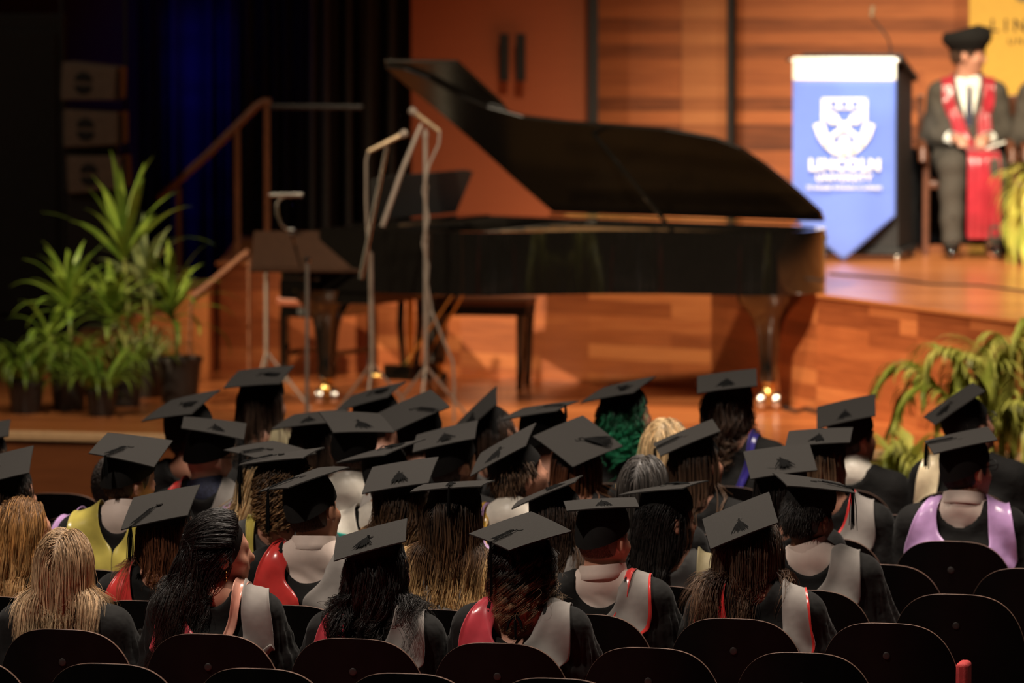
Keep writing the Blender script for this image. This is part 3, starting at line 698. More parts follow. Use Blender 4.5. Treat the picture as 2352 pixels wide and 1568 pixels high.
# ---------------------------------------------------------------- a seated graduate seen from behind
def graduate(s):
    r = s['row']; fine = r <= 4; cell = .0095 if fine else .015; detail = {2: 1, 3: 1, 4: .75, 5: .5, 6: .45}.get(r, .35)
    plane = ROWP[r] + NDIR * .19
    tx = s.get('tx')
    if 'c' in s:
        mid = np.array(s['c'], float).mean(0); Pb = at_plane(mid[0], mid[1], plane + NDIR * s.get('lean', 0), NDIR); fd = (Pb - EYE).dot(FW)
        e1, e2, n, _, err, tilt = solve_board(s['c'], fd)
    else:
        Pb = at_plane(s['top'][0], s['top'][1], plane + NDIR * s.get('lean', 0), NDIR); n = Vector((0, 0, 1)) if 'n' not in s else Vector(s['n']).normalized(); e1 = Vector((1, 0, 0)); e2 = Vector((0, 1, 0)); err = 0; tilt = 0
    head_px = proj(Pb)[0]; tx = tx if tx is not None else head_px
    base = row_pt(r, tx, .19) - NDIR * .19
    loc = RZI @ (Pb - Vector((base.x, base.y, 0))); n_l = (RZI @ n).normalized(); e1l = RZI @ e1; e2l = RZI @ e2
    up = (n_l * .75 + Vector((0, 0, .45))).normalized() if 'c' in s else n_l
    yaw = math.radians(s.get('yaw', 25)); want = Vector((math.sin(yaw), math.cos(yaw), 0))
    if 'c' in s:
        dg = max([(e1l + e2l), (e1l - e2l), -(e1l + e2l), (e2l - e1l)], key=lambda v: v.normalized().dot(want)); fwd = (dg.normalized() * .6 + want * .5)
    else: fwd = want
    fwd = (fwd - up * fwd.dot(up)).normalized(); rt = fwd.cross(up).normalized(); R = np.array([[rt[i], fwd[i], up[i]] for i in range(3)])
    hc = loc - (n_l * .128 if 'c' in s else up * .128)
    nx = max(-.06, min(.06, hc.x * .55)); zs = hc.z - .125 - .03 * abs(hc.x) - s.get('zdrop', 0); 
    J = dict(w=s.get('w', 1.0), zs=zs, nx=nx, ny=.185 + max(-.02, min(.08, s.get('lean', 0) * .7)), nk=s.get('nk', 1.0))
    if s.get('dbg', True): print('GRAD %s row %d hz %.2f zs %.2f hx %.2f err %.5f tilt %.0f' % (s['id'], r, hc.z, zs, hc.x, err, tilt))
    root = thing('person', s['label'], 'person', (base.x, base.y, 0), -BETA, s.get('group', 'seated graduates'))
    hcn = np.array(hc, dtype=np.float32)
    bsdf = body_sdf(J, hcn, R); hcx = float(hc.x)
    xs = axis_steps([(min(-.36, hcx - .14), max(.36, hcx + .14), cell * 1.15)])
    ys = axis_steps([(.0, .36, cell * 1.15), (.36, .88, .022)]); zz = axis_steps([(-.01, .5, .03), (.5, zs - .12, .02), (zs - .12, float(hc.z) + .15, cell)])
    v, q = nets(bsdf, xs, ys, zz); body = mesh_obj('body', v, q, M[s.get('skin', 'fair')], root, True)
    od, ow = s.get('open', (.05, .065)); gs = gown_sdf(J, od, ow, seed=s['seed'] * 1.7)
    gx = axis_steps([(-.40, .40, cell * 1.1)]); gy = axis_steps([(.0, .36, cell * 1.1), (.36, .80, .025)]); gz = axis_steps([(.2, .6, .03), (.6, zs + .05, cell)])
    v, q = nets(gs, gx, gy, gz); mesh_obj('gown', v, q, M[s.get('gown', 'gown')], root, True)
    bvh = BVHTree.FromPolygons([tuple(p) for p in v.tolist()], [tuple(f) for f in q.tolist()])
    if s.get('shirt'):
        if s.get('collar', 1): collar(J, hcn, R, root, M[s['shirt']])
        v, q = nets(shirt_sdf(J, hcn, R), axis_steps([(-.26, .26, cell)]), axis_steps([(.02, .34, cell)]), axis_steps([(zs - .43, zs - .2, .02), (zs - .2, zs + .10, cell * .8)])); mesh_obj('shirt', v, q, M[s['shirt']], root, True)
    for hd in s.get('hood', []):
        sd, shp, mt = hd[0], hd[1], hd[2]; ed = M[hd[3].replace('out:', '')] if len(hd) > 3 and hd[3] else None; outer = len(hd) > 3 and hd[3].startswith('out:')
        hood_panel('hood', bvh, J, -1 if sd == 'L' else 1, M[mt], root, *SHAPES[shp], edge=ed, seed=s['seed'], outer=outer)
    if s.get('shawl'):
        for sd in (-1, 1): hood_panel('shawl_border', bvh, J, sd, M['teal_pattern'], root, [(60, .05), (-60, .0)], [(60, .2), (-60, .2)], a0=-24, a1=-44, off=.026, roll=.0, nv=8, seed=1)
    if s['id'] == 'choker':
        nb = Vector((J['nx'], J['ny'] - .01, J['zs'] + .0)); mb = MB(); mb.tube([nb + Vector((.078 * math.sin(t), -.076 * math.cos(t), -.018 + .03 * math.sin(t) ** 2)) for t in np.linspace(-1.5, 1.5, 20)], .0035, 6)
        q0 = nb + Vector((0, -.080, -.018))
        for dx, l_ in ((-.018, .06), (.004, .085), (.02, .05)): mb.tube([q0, q0 + Vector((dx, -.006, -l_ * .5)), q0 + Vector((dx * 1.4, -.010, -l_))], [.004, .005, .003], 6)
        mb.build('necklace_ties', M['tassel'], root, True)
    H = s.get('hair')
    if H:
        H = dict(H); H['m'] = HAIR[H['c']]
        if H.get('scalp', True):
            sh = scalp_shell(hcn, R, H['m'], root, H.get('style') == 'short', .010, 'c' in s); sh.name = 'hair_base'
        if H.get('style') != 'shaved': make_hair(H, hcn, R, J, gs, root, detail, 'c' in s)
    if 'c' in s: make_cap(e1l, e2l, n_l, loc, hc, R, root, s)
    if s.get('glasses'):
        def L(x, y, z): return Vector(hc) + Vector(R @ np.array((x, y, z)))
        mb = MB()
        for q_ in (-1, 1):
            mb.tube([L(q_ * .083, -.01, .014), L(q_ * .078, .05, .016), L(q_ * .068, .106, .012)], .0022, 6)
            mb.tube([L(q_ * .033 + .026 * math.cos(t), .110, .006 + .021 * math.sin(t)) for t in np.linspace(0, 2 * PI, 17)], .0018, 6)
        mb.tube([L(-.008, .112, .008), L(.008, .112, .008)], .0018, 6); mb.build('glasses', M['steel_dark'], root, True)
    if s.get('earring'):
        c = Vector(hc) + Vector(R @ np.array((.088, -.004, -.052))); mb = MB()
        for k in range(4): mb.lathe([(.0005, -.005), (.004, -.002), (.004, .002), (.0005, .005)], (c.x, c.y, c.z - .009 * k), 8)
        mb.build('earring', M['brass'], root, True)
    return root
# ---------------------------------------------------------------- the graduates
G = []
def g(id, row, label, **k): k.update(id=id, row=row, label=label, seed=len(G) + 3); G.append(k)
LL = lambda c, l=.45, **k: dict(dict(c=c, len=l, style='long'), **k)
SH = lambda c, l=.009, **k: dict(dict(c=c, len=l, style='short', n=2600, rad=.0013), **k)
# nearest occupied row
g('blonde', 2, 'bare-headed woman with straight highlighted blonde hair and black gown, nearest row at left', top=(150, 1216), tx=152, yaw=8, hair=LL('streaked', .37, n=3000, spread=.02, wave=.0025, part=.02), n=(.02, -.10, 1), w=1.02)
g('clip', 2, 'bare-headed woman with long loose black hair half tied back, face turned right', top=(505, 1183), tx=492, yaw=62, hair=LL('black', .50, style='half', n=2800, wave=.010, freq=1.2, spread=.035, clump=.5, frizz=2.5), n=(-.03, -.10, 1), hood=[('L', 'lining', 'pink'), ('R', 'side', 'grey'), ('R', 'narrow', 'peach')], earring=1)
g('wavyblack', 2, 'graduate with wavy black hair, rose and grey hood, cap with spread tassel, nearest row', c=[(767, 1231), (940, 1189), (931, 1236), (763, 1284)], tx=862, yaw=35, hair=LL('black', .37, n=2800, wave=.014, freq=1.7, spread=.03, clump=.6, blow=(.03, 0, 0)), hood=[('L', 'lining', 'pink'), ('R', 'slant', 'grey')], tas=(-.3, 1))
g('choker', 2, 'graduate with bronze-tipped low curls and bare nape, cap corner pointing at camera, rose hood', c=[(1075, 1217), (1219, 1171), (1317, 1220), (1168, 1265)], tx=1200, yaw=0, open=(.125, .088), hair=LL('highlight', .16, n=2400, wave=.018, freq=3.2, spread=.03, clump=.6), hood=[('L', 'lining', 'pink'), ('R', 'slant', 'grey')], tas=(-1, .15), hang=.17, w=1.0)
# row 3
g('profile', 3, 'bare-headed woman with golden blonde dark-rooted hair, face in profile, far left edge', top=(52, 1142), tx=40, yaw=68, hair=LL('honey', .40, n=2200, wave=.006, spread=.02, part=-.1), n=(-.05, -.05, 1))
g('auburn', 3, 'graduate with auburn hair over a red hood, tassel hanging before a yellow hood', c=[(271, 1212), (303, 1140), (463, 1105), (431, 1177)], tx=362, yaw=30, hair=LL('auburn', .36, n=2000, wave=.007, spread=.022), hood=[('L', 'lining', 'red'), ('R', 'side', 'grey')], tas=(-.9, -.6), hang=.12)
g('shirtman', 3, 'short-haired man in pale collared shirt with bright red satin hood and tilted cap', c=[(637, 1108), (698, 1084), (807, 1066), (642, 1124)], tx=722, yaw=40, skin='tan', shirt='shirt', open=(.115, .095), hair=SH('shortbrown'), hood=[('L', 'lining', 'red'), ('R', 'slant', 'grey')], tas=(-1, -.2), hang=.15, w=1.04, nk=1.08)
g('ombre', 3, 'graduate with very long straight brown hair fading to gold tips over a grey hood', c=[(949, 1124), (990, 1108), (1118, 1100), (1100, 1112)], tx=1030, yaw=20, hair=LL('brownombre', .50, n=2600, wave=.006, spread=.02, clump=.45), hood=[('L', 'slant', 'grey'), ('R', 'slant', 'grey')], tas=(-.9, .1), hang=.10)
g('collarman', 3, 'man with reddish neck and stiff pale collar, flat cap, folded grey and red hood', c=[(1287, 1150), (1465, 1140), (1473, 1158), (1297, 1177)], tx=1388, yaw=15, shirt='shirt', open=(.10, .085), hair=SH('buzz', .005, n=1500), hood=[('R', 'narrow', 'red'), ('R', 'slant', 'grey', 'out:red')], tas=(.1, .9), w=1.06, nk=1.15)
g('longbrown', 3, 'woman with brown hair spread over red hood, steeply tilted cap', c=[(1613, 1192), (1766, 1128), (1789, 1196), (1630, 1262)], tx=1742, yaw=28, hair=LL('brown', .46, n=3200, wave=.005, spread=.045, clump=.35, blow=(-.02, -.03, 0)), hood=[('L', 'lining', 'scarlet'), ('R', 'side', 'grey', 'out:red')], tas=(-.1, 1), w=1.05, hang=0)
# row 4
g('yellow', 4, 'short-haired man wrapped in a shiny yellow satin hood, tassel at left of cap', c=[(190, 1036), (235, 993), (416, 1013), (361, 1066)], tx=275, yaw=38, shirt='shirt', open=(.06, .06), hair=SH('shortbrown'), hood=[('L', 'full', 'yellow'), ('R', 'full', 'yellow')], tas=(-.85, -.4), hang=.08, w=1.05, nk=1.05)
g('curly', 4, 'woman with light brown ringlets and plain dark gown back, thin edge-on cap', c=[(538, 1063), (600, 1040), (747, 1027), (700, 1045)], tx=632, yaw=12, gown='dark_grey', open=(.08, .075), hair=LL('ringlet', .11, n=1100, wave=.011, freq=8, spread=.03, clump=.8, T=44, frizz=.9, rad=.0032), hood=[('L', 'narrow', 'yellow')], tas=(-.6, -.8), hang=.16)
g('tealneighbour', 4, 'graduate with brown hair and gold ends, broad cap facing camera, beside patterned white shawl', c=[(854, 1070), (1009, 1046), (985, 1101), (826, 1131)], tx=925, yaw=40, hair=LL('brownombre', .36, n=1700, wave=.014, freq=2, spread=.03), hood=[('R', 'side', 'grey')], tas=(.1, 1))
g('slanted', 4, 'graduate with dark hair and pale grey hood, thin cap slanting steeply up rightward', c=[(1180, 1166), (1200, 1146), (1328, 1090), (1316, 1108)], tx=1272, yaw=20, hair=LL('darkbrown', .26, n=1600, wave=.006), hood=[('L', 'full', 'grey'), ('R', 'full', 'grey')], tas=(-.5, .3))
g('earring', 4, 'woman with sleek black ponytail strands and gold drop earring, olive hood, edge-on cap', c=[(1438, 1131), (1490, 1116), (1607, 1105), (1560, 1121)], tx=1548, yaw=42, gown='dark_grey', hair=LL('black', .36, style='back', n=1500, wave=.006, spread=.016), hood=[('L', 'band', 'olive'), ('R', 'side', 'olive')], earring=1, tas=(.4, .8))
g('curlyman', 4, 'dark curly-haired man with pale collar, grey panel on right shoulder, tassel hanging right', c=[(1771, 1087), (1930, 1100), (1968, 1131), (1807, 1107)], tx=1878, yaw=35, skin='brown', shirt='shirt', open=(.075, .085), hair=SH('black', .03, wave=.01, n=2600), hood=[('R', 'slant', 'grey')], tas=(1, .5), hang=.14, w=1.05)
# row 5
g('leftcap', 4, 'graduate cut by left edge, cap tilted toward camera, dark hair to shoulder', c=[(-72, 1060), (78, 1020), (66, 1082), (-84, 1124)], tx=20, yaw=25, hair=LL('darkbrown', .30, n=1500, wave=.006))
g('hidden', 5, 'graduate mostly hidden behind yellow-hooded man, dark gown with lavender hood end', top=(262, 1040), tx=232, yaw=10, hair=SH('shortdark'), hood=[('L', 'side', 'lav')], shirt='shirt', lean=.02, zdrop=.0)
g('shaved', 6, 'bowed man with shaved sides and glasses, cap seen from beneath, navy patterned collar', c=[(421, 950), (568, 974), (556, 1008), (420, 984)], tx=478, yaw=35, shirt='navy_dots', open=(.03, .06), skin='fair', hair=dict(c='darkblonde', style='shaved', scalp=False), hood=[('L', 'lining', 'red'), ('R', 'full', 'grey')], glasses=1, tas=(.3, 1), under=1)
g('blondeleft', 5, 'graduate with long pale blonde hair swept left behind the ringlet woman', c=[(541, 1028), (625, 1008), (700, 1035), (616, 1055)], tx=560, yaw=10, hair=LL('pale', .42, n=1500, wave=.004, blow=(-.28, 0, 0)), hood=[('L', 'narrow', 'lav')], tas=(-1, -.2), hang=.12)
g('korowai', 5, 'graduate in white satin shawl with teal and black geometric border, edge-on cap', c=[(785, 1057), (868, 1023), (962, 1011), (880, 1043)], tx=852, yaw=15, skin='tan', hair=SH('shortdark', n=1800), shirt='white', open=(.07, .06), hood=[('L', 'full', 'white'), ('R', 'full', 'white')], shawl=1)
g('curlyfringe', 5, 'curly brown-haired young man looking right with yellow and lavender hood, upturned cap', c=[(1102, 1037), (1229, 967), (1207, 1026), (1080, 1091)], tx=1160, yaw=55, skin='fair', hair=SH('brown', .05, n=1800), curls=1, shirt='white', open=(.10, .085), hood=[('L', 'lining', 'lav'), ('L', 'narrow', 'gold')], tas=(-.3, .9), w=1.03)
g('sleek', 5, 'bare-headed person with smooth straight dark hair behind the edge-on cap', top=(1480, 1044), tx=1482, yaw=10, hair=LL('grey', .36, n=1700, wave=.002, spread=.012, clump=.2, rad=.0018), n=(0, -.08, 1))
g('rightdark', 5, 'dark-haired graduate whose low cap overlaps the blonde one beside it at right', c=[(1704, 1038), (1862, 1019), (1879, 1072), (1721, 1091)], tx=1800, yaw=30, hair=LL('black', .26, n=1400), tas=(.1, 1))
# row 6
g('frontcap', 6, 'short-haired man with light collar, broad cap tilted back, left ear showing', c=[(734, 943), (870, 946), (906, 992), (766, 994)], tx=800, yaw=-10, shirt='white', open=(.10, .085), hair=SH('shortbrown', n=1500), hood=[('R', 'slant', 'grey')], tas=(.1, .9))
g('darkskin', 6, 'dark-skinned man with ear showing and pale collar, cap facing camera', c=[(956, 996), (1097, 962), (1091, 1001), (946, 1037)], tx=1040, yaw=40, skin='brown', shirt='shirt', hair=SH('shortdark', n=1500), open=(.1, .08), tas=(.1, .9))
g('bigdiamond', 6, 'graduate with coppery straight hair under large diamond-shaped cap in the middle', c=[(1222, 998), (1339, 953), (1432, 1020), (1316, 1072)], tx=1330, yaw=0, hair=LL('auburn', .34, n=1400, wave=.004), tas=(.55, .5), tlen=.12)
g('longright', 6, 'graduate with long dark brown hair to the elbows, narrow cap slanting up, hanging tassel', c=[(1499, 1017), (1635, 957), (1656, 993), (1515, 1045)], tx=1600, yaw=38, hair=LL('brown', .46, n=1500, wave=.004), hood=[('L', 'band', 'dark_grey')], tas=(-1, 0), hang=.13)
g('sandy', 6, 'graduate with sandy blonde hair and grey hood edged bright red, right of centre', c=[(1809, 991), (1962, 975), (1954, 1013), (1801, 1024)], tx=1925, yaw=32, hair=LL('darkblonde', .36, n=1400, wave=.004), hood=[('R', 'slant', 'grey', 'scarlet')], tas=(.1, .9))
g('lavman', 6, 'short-haired man with glasses and lavender hood on both shoulders, right edge', c=[(2119, 1012), (2271, 977), (2294, 1009), (2142, 1042)], tx=2205, yaw=48, shirt='shirt', open=(.075, .08), hair=SH('shortdark', n=2000), hood=[('L', 'lining', 'lav'), ('R', 'side', 'lav')], glasses=1, tas=(-.9, -.3), hang=.09, w=1.12, nk=1.2)
# row 7
g('edgecap', 6, 'graduate at far left edge showing only a cap corner and fair hair', c=[(-115, 988), (22, 962), (17, 1000), (-120, 1026)], tx=-40, yaw=20, hair=LL('darkblonde', .25, n=900))
g('pointed', 7, 'graduate with dark hair whose slanting cap points left over the stage edge', c=[(333, 967), (396, 917), (497, 896), (436, 947)], tx=430, yaw=30, hair=SH('shortdark', .03, n=1300), tas=(-.2, .6))
g('brunette', 7, 'graduate with dark brown long hair, cap mostly hidden behind a nearer broad cap', c=[(636, 984), (680, 950), (790, 938), (745, 972)], tx=715, yaw=15, hair=LL('darkbrown', .32, n=1200))
g('tasselright', 7, 'dark-haired graduate with warm-lit cheek, tassel hanging from right corner of cap', c=[(868, 946), (985, 894), (1027, 931), (908, 987)], tx=955, yaw=15, hair=SH('shortdark', .03, n=1300), tas=(.5, .9), hang=.10)
g('steep', 8, 'graduate in grey gown under the most steeply tilted cap, near piano lyre', c=[(1039, 976), (1144, 881), (1142, 925), (1038, 1020)], tx=1140, yaw=20, gown='dark_grey', hair=LL('darkbrown', .26, n=1200), tas=(-.2, .5))
g('palebob', 7, 'bare-headed person with smooth pale blonde hair between two caps', top=(1530, 958), tx=1530, yaw=10, hair=LL('pale', .40, n=1300, wave=.002, spread=.012, clump=.2), n=(0, -.05, 1))
# row 8
g('highleft', 8, 'graduate with long brown hair and light shoulder wrap, highest cap at left', c=[(514, 889), (549, 847), (674, 838), (641, 880)], tx=600, yaw=20, hair=LL('darkbrown', .36, n=1200), hood=[('R', 'full', 'olive')], tas=(-.1, .9))
g('backslant', 8, 'graduate in back row with small slanted cap before the brass piano castor', c=[(780, 936), (822, 905), (909, 877), (884, 912)], tx=862, yaw=30, hair=SH('shortdark', n=1000), tas=(-.1, .9))
g('flatback', 7, 'graduate with thin flat cap and black tassel, right of the steep cap', c=[(1156, 962), (1205, 935), (1321, 917), (1272, 943)], tx=1240, yaw=25, hair=SH('shortdark', n=1000), tas=(-.2, .9), hang=.06)
g('green', 8, 'graduate with green curly hair looking right toward the lectern', c=[(1342, 922), (1392, 888), (1496, 865), (1450, 899)], tx=1420, yaw=50, hair=LL('green', .26, n=1400, wave=.018, freq=3.5, spread=.035), hood=[('R', 'slant', 'grey')])
g('tallcurly', 8, 'graduate with long dark curls and blue satin hood below piano tail leg', c=[(1600, 862), (1738, 841), (1738, 885), (1602, 902)], tx=1690, yaw=45, hair=LL('darkbrown', .42, n=1500, wave=.018, freq=2.2, spread=.035, clump=.6), hood=[('R', 'narrow', 'blue')], tas=(0, .9))
g('rightman', 8, 'man in black gown with white collar, cap against the platform riser, right', c=[(1876, 936), (2011, 902), (2011, 957), (1876, 981)], tx=1962, yaw=40, skin='tan', shirt='white', open=(.05, .07), hair=SH('shortdark', .026, n=1300), tas=(-.1, .9), w=1.05)
g('palmcap', 8, 'graduate with glasses and cream hood, steep cap against the palm fronds', c=[(2121, 955), (2233, 879), (2258, 895), (2148, 973)], tx=2232, yaw=55, hair=SH('shortdark', .03, n=1300), hood=[('L', 'side', 'cream')], glasses=1, tas=(-.3, .2), w=1.12)
for s in G:
    graduate(s)

# curly fringes that spill from under a cap are part of the hair above; the shawl border is a part of the shawl wearer
# ---------------------------------------------------------------- the seats
ORD = ['first', 'second', 'third', 'fourth', 'fifth', 'sixth', 'seventh', 'eighth', 'ninth', 'tenth']
ROWNAME = {1: 'nearest row, cut by the bottom of the photo', 2: 'row of the bare-headed blonde woman', 3: 'row of the auburn-haired graduate and stiff-collared man', 4: 'row of the yellow-hooded man',
           5: 'row of the white-shawled graduate', 6: 'row of the lavender-hooded man', 7: 'row of the pale bare-headed bob', 8: 'back row of the stalls'}
SEATPX = {1: [-100, 245, 590, 930, 1275], 2: [140, 475, 808, 1140, 1487, 1840], 3: [-20, 320, 660, 1000, 1340, 1683, 2035], 4: [200, 525, 850, 1180, 1512, 1850, 2195],
          5: [60, 215, 470, 560, 850, 1150, 1480, 1690, 2020, 2365], 6: [185, 800, 1040, 1330, 1600, 1855, 2183], 7: [-40, 430, 715, 955, 1140, 1530, 2055], 8: [600, 862, 1240, 1420, 1645, 1925, 2205, 2480]}
SEATPX[5] = [-60, 240, 555, 865, 1150, 1430, 1720, 2020, 2365]; SEATPX[6] = [-130, 180, 480, 790, 1070, 1340, 1610, 1890, 2183]; SEATPX[7] = [130, 425, 715, 1000, 1270, 1545, 1800, 2055, 2350]; SEATPX[8] = [590, 862, 1140, 1400, 1660, 1925, 2205, 2480]
for r, L_ in SEATPX.items():
    for i, px in enumerate(L_):
        occ = 'theatre seat with curved black plywood back, %s from the left in the %s' % (ORD[i], {1: 'front row at the photo bottom', 2: 'row of the bare-headed blonde woman', 3: 'row of the stiff-collared man', 4: 'row of the yellow-hooded man', 5: 'row of the white-shawled graduate', 6: 'row of the lavender-hooded man', 7: 'row before the last', 8: 'last row'}[r])
        occ = 'curved black %s seat from left in %s' % (ORD[i], ROWNAME[r])
        place_seat(r, px, occ, 'theatre seats in the stalls')
P = row_pt(3, 2214, .10); mb = MB()   # a red folded cushion edge at the end of the third row
mb.box((0, 0, .545), (.042, .10, .38)); cu = mb.build('red_cushion', M['upholstery'], None, True, .014, 3)
cu.location = (P.x, P.y, 0); cu.rotation_euler = (0, 0, -BETA); tag(cu, 'red upholstered end panel beside the rightmost seat of the third row', 'seat end')
# ---------------------------------------------------------------- the hall
ZS, ZP = .45, 1.10        # stage floor, platform floor
def struct(name, mb, m, **k): return tag(mb.build(name, m, None, **k), kind='structure')
def slab(name, poly, z0, z1, m, rot=0.0, bevel=0):
    """horizontal slab; local x runs along direction rot so that boards follow it"""
    o = Vector(poly[0]); R_ = Matrix.Rotation(-rot, 3, 'Z'); mb = MB()
    mb.prism([tuple((R_ @ (Vector((p[0], p[1], 0)) - Vector((o.x, o.y, 0)))).xy) for p in poly], z0, z1, lambda a, b, h: (a, b, h))
    ob = mb.build(name, m, None, bevel=bevel); ob.location = (o.x, o.y, 0); ob.rotation_euler = (0, 0, rot); return ob
def vwall(name, p0, p1, z0, z1, th, m, kind='structure'):
    d = Vector((p1[0] - p0[0], p1[1] - p0[1], 0)); L_ = d.length; mb = MB(); mb.box((L_ / 2, th / 2, (z0 + z1) / 2), (L_, th, z1 - z0))
    ob = mb.build(name, m, None); ob.location = (p0[0], p0[1], 0); ob.rotation_euler = (0, 0, math.atan2(d.y, d.x))
    return tag(ob, kind=kind) if kind else ob
mb = MB(); mb.box((0, 19, -.05), (24, 46, .1)); struct('floor', mb, M['floor'])
mb = MB(); mb.box((0, 19, 16.05), (24, 46, .1)); struct('ceiling', mb, M['black'])
vwall('wall_left', (-12, -4), (-12, 42), 0, 16, .1, M['darkred']); vwall('wall_right', (12, 42), (12, -4), 0, 16, .1, M['darkred'])
E0, E1 = at_z(0, 990, ZS), at_z(2110, 1036, ZS); ed = (E1 - E0).normalized(); EL, ER = E0 - ed * 5.5, E1 + ed * 6.0; eang = math.atan2(ed.y, ed.x)
tag(slab('floor_stage', [EL, ER, (12, 41.5), (-12, 41.5), (-12, EL.y)], .0, ZS, M['stage'], eang), kind='structure')
en = Vector((ed.y, -ed.x, 0))       # toward the audience
def along(p, t, o=0): q = E0 + ed * p + en * o; return (q.x, q.y)
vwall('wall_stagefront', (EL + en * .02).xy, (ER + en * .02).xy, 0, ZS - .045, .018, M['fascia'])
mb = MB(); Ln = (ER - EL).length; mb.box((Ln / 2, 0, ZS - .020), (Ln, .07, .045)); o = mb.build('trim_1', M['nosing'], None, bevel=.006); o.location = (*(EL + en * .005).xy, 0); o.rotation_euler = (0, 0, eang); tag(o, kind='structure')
# raised platform behind the piano
rb = [at_z(px, py, ZS) for px, py in ((505, 852), (1060, 862), (1637, 895), (1880, 945), (2110, 983), (2700, 1085))]
poly = [(p.x, p.y) for p in rb] + [(12, rb[-1].y), (12, 41), (rb[0].x, 41)]
tag(slab('floor_platform', poly, ZS + .001, ZP, M['platform'], -.12), kind='structure')
for i in range(5):
    p, q = rb[i], rb[i + 1]; d = (q - p).normalized(); nn = Vector((d.y, -d.x, 0)); p2, q2 = p + nn * .012, q + nn * .012
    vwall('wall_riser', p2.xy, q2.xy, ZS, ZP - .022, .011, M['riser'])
    mb = MB(); L_ = (q - p).length; mb.box((L_ / 2, .02, ZP - .009), (L_ + .03, .10, .024)); o = mb.build('trim_2', M['platform'], None, bevel=.005); o.location = (*p.xy, 0); o.rotation_euler = (0, 0, math.atan2(d.y, d.x)); tag(o, kind='structure')
# back walls, left to right
YW = 38.2
def X(px, y, z=2.5): return pz(px, z, y).x
vwall('wall_back', (-12, 41), (12, 41), 0, 16, .1, M['black'])
vwall('wall_backleft', (-12, YW - .6), (X(330, YW), YW - .6), 0, 7, .1, M['darkred'])
vwall('wall_backcentre', (X(945, 37.4), 37.4), (X(1372, 37.4), 37.4 + .25), ZP, 7, .1, M['plainwood'])
w1 = vwall('wall_backright', (X(1374, YW), YW), (X(1680, YW), YW), ZP, 7, .1, M['panel'])
vwall('wall_backright', (X(1692, YW), YW), (9, YW - .4), ZP, 7, .1, M['panel'])
vwall('trim_3', (X(1352, 37.3), 37.35), (X(1374, 37.3), 37.35), ZP, 7, .3, M['black'])
vwall('trim_4', (X(1566, YW), YW - .03), (X(1676, YW), YW - .03), ZP, 7, .03, M['panel_light'])
for k, px in enumerate((1158, 1196)):
    c0 = pz(px, 2.62, 37.46 - .05); mb = MB(); mb.box((0, 0, 0), (.062, .03, .30)); mb.box((0, -.012, .0), (.044, .012, .28)); o = mb.build('wall_slot', M['black'], None, bevel=.004)
    o.location = at_y(px, 132, 37.43); tag(o, 'dark vertical slot in the plain orange wall panel, %s of two' % ('left' if k == 0 else 'right'), 'vent', 'slots in the orange panel')
mb = MB(); p0 = pz(1677, ZP, YW - .25); mb.tube([(p0.x, p0.y, ZP), (p0.x, p0.y, 6.5)], .024, 14); tag(mb.build('standpipe', M['steel_dark'], None, True), 'thin dark vertical pole in front of the wood panelled back wall', 'pole')
# curtains: dark folds and the blue-lit strip
def drape(name, pxa, pxb, y, m, folds, amp, z0, z1, label):
    xa, xb = X(pxa, y), X(pxb, y); n = 160; vs = []; fs = []; rs = np.random.default_rng(int(pxa)); ph = rs.uniform(0, 6)
    for i in range(n + 1):
        t = i / n; yy = amp * math.sin(2 * PI * folds * t + 1.2 * math.sin(9 * t + ph)); vs += [(xa + (xb - xa) * t, yy, z0), (xa + (xb - xa) * t, yy, (z0 + z1) / 2), (xa + (xb - xa) * t, yy, z1)]
    for i in range(n): fs += [(3 * i, 3 * i + 3, 3 * i + 4, 3 * i + 1), (3 * i + 1, 3 * i + 4, 3 * i + 5, 3 * i + 2)]
    o = mesh_obj(name, vs, fs, m); o.location = (0, y, 0); md = o.modifiers.new('thick', 'SOLIDIFY'); md.thickness = .008; return tag(o, label, 'curtain')
drape('stage_drape', 548, 700, 37.6, M['drape'], 5, .06, ZP, 7, 'black stage curtain panel right of the blue-lit strip behind the handrail')
drape('stage_drape', 700, 946, 37.5, M['drape'], 7, .09, ZP, 7, 'black pleated stage curtain left of the orange panel, behind the microphones')
drape('stage_drape', 326, 362, 37.5, M['drape'], 1.5, .04, ZS, 7, 'narrow black curtain strip left of the blue-lit strip')
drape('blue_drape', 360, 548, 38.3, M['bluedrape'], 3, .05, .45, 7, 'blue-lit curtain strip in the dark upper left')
# organ-like dark pipes behind the microphones
for k, px in enumerate((716, 748, 800, 846, 898)):
    p = at_y(px, 300, 37.1); mb = MB(); mb.tube([(p.x, p.y, ZP), (p.x, p.y, 4.6)], .028 if k % 2 else .020, 12)
    tag(mb.build('dark_pipe', M['drape'] if k > 2 else M['steel_dark'], None, True), 'thin dark vertical pipe, %s from left in front of the black curtain' % ORD[k], 'pipe', 'vertical pipes before the curtain')
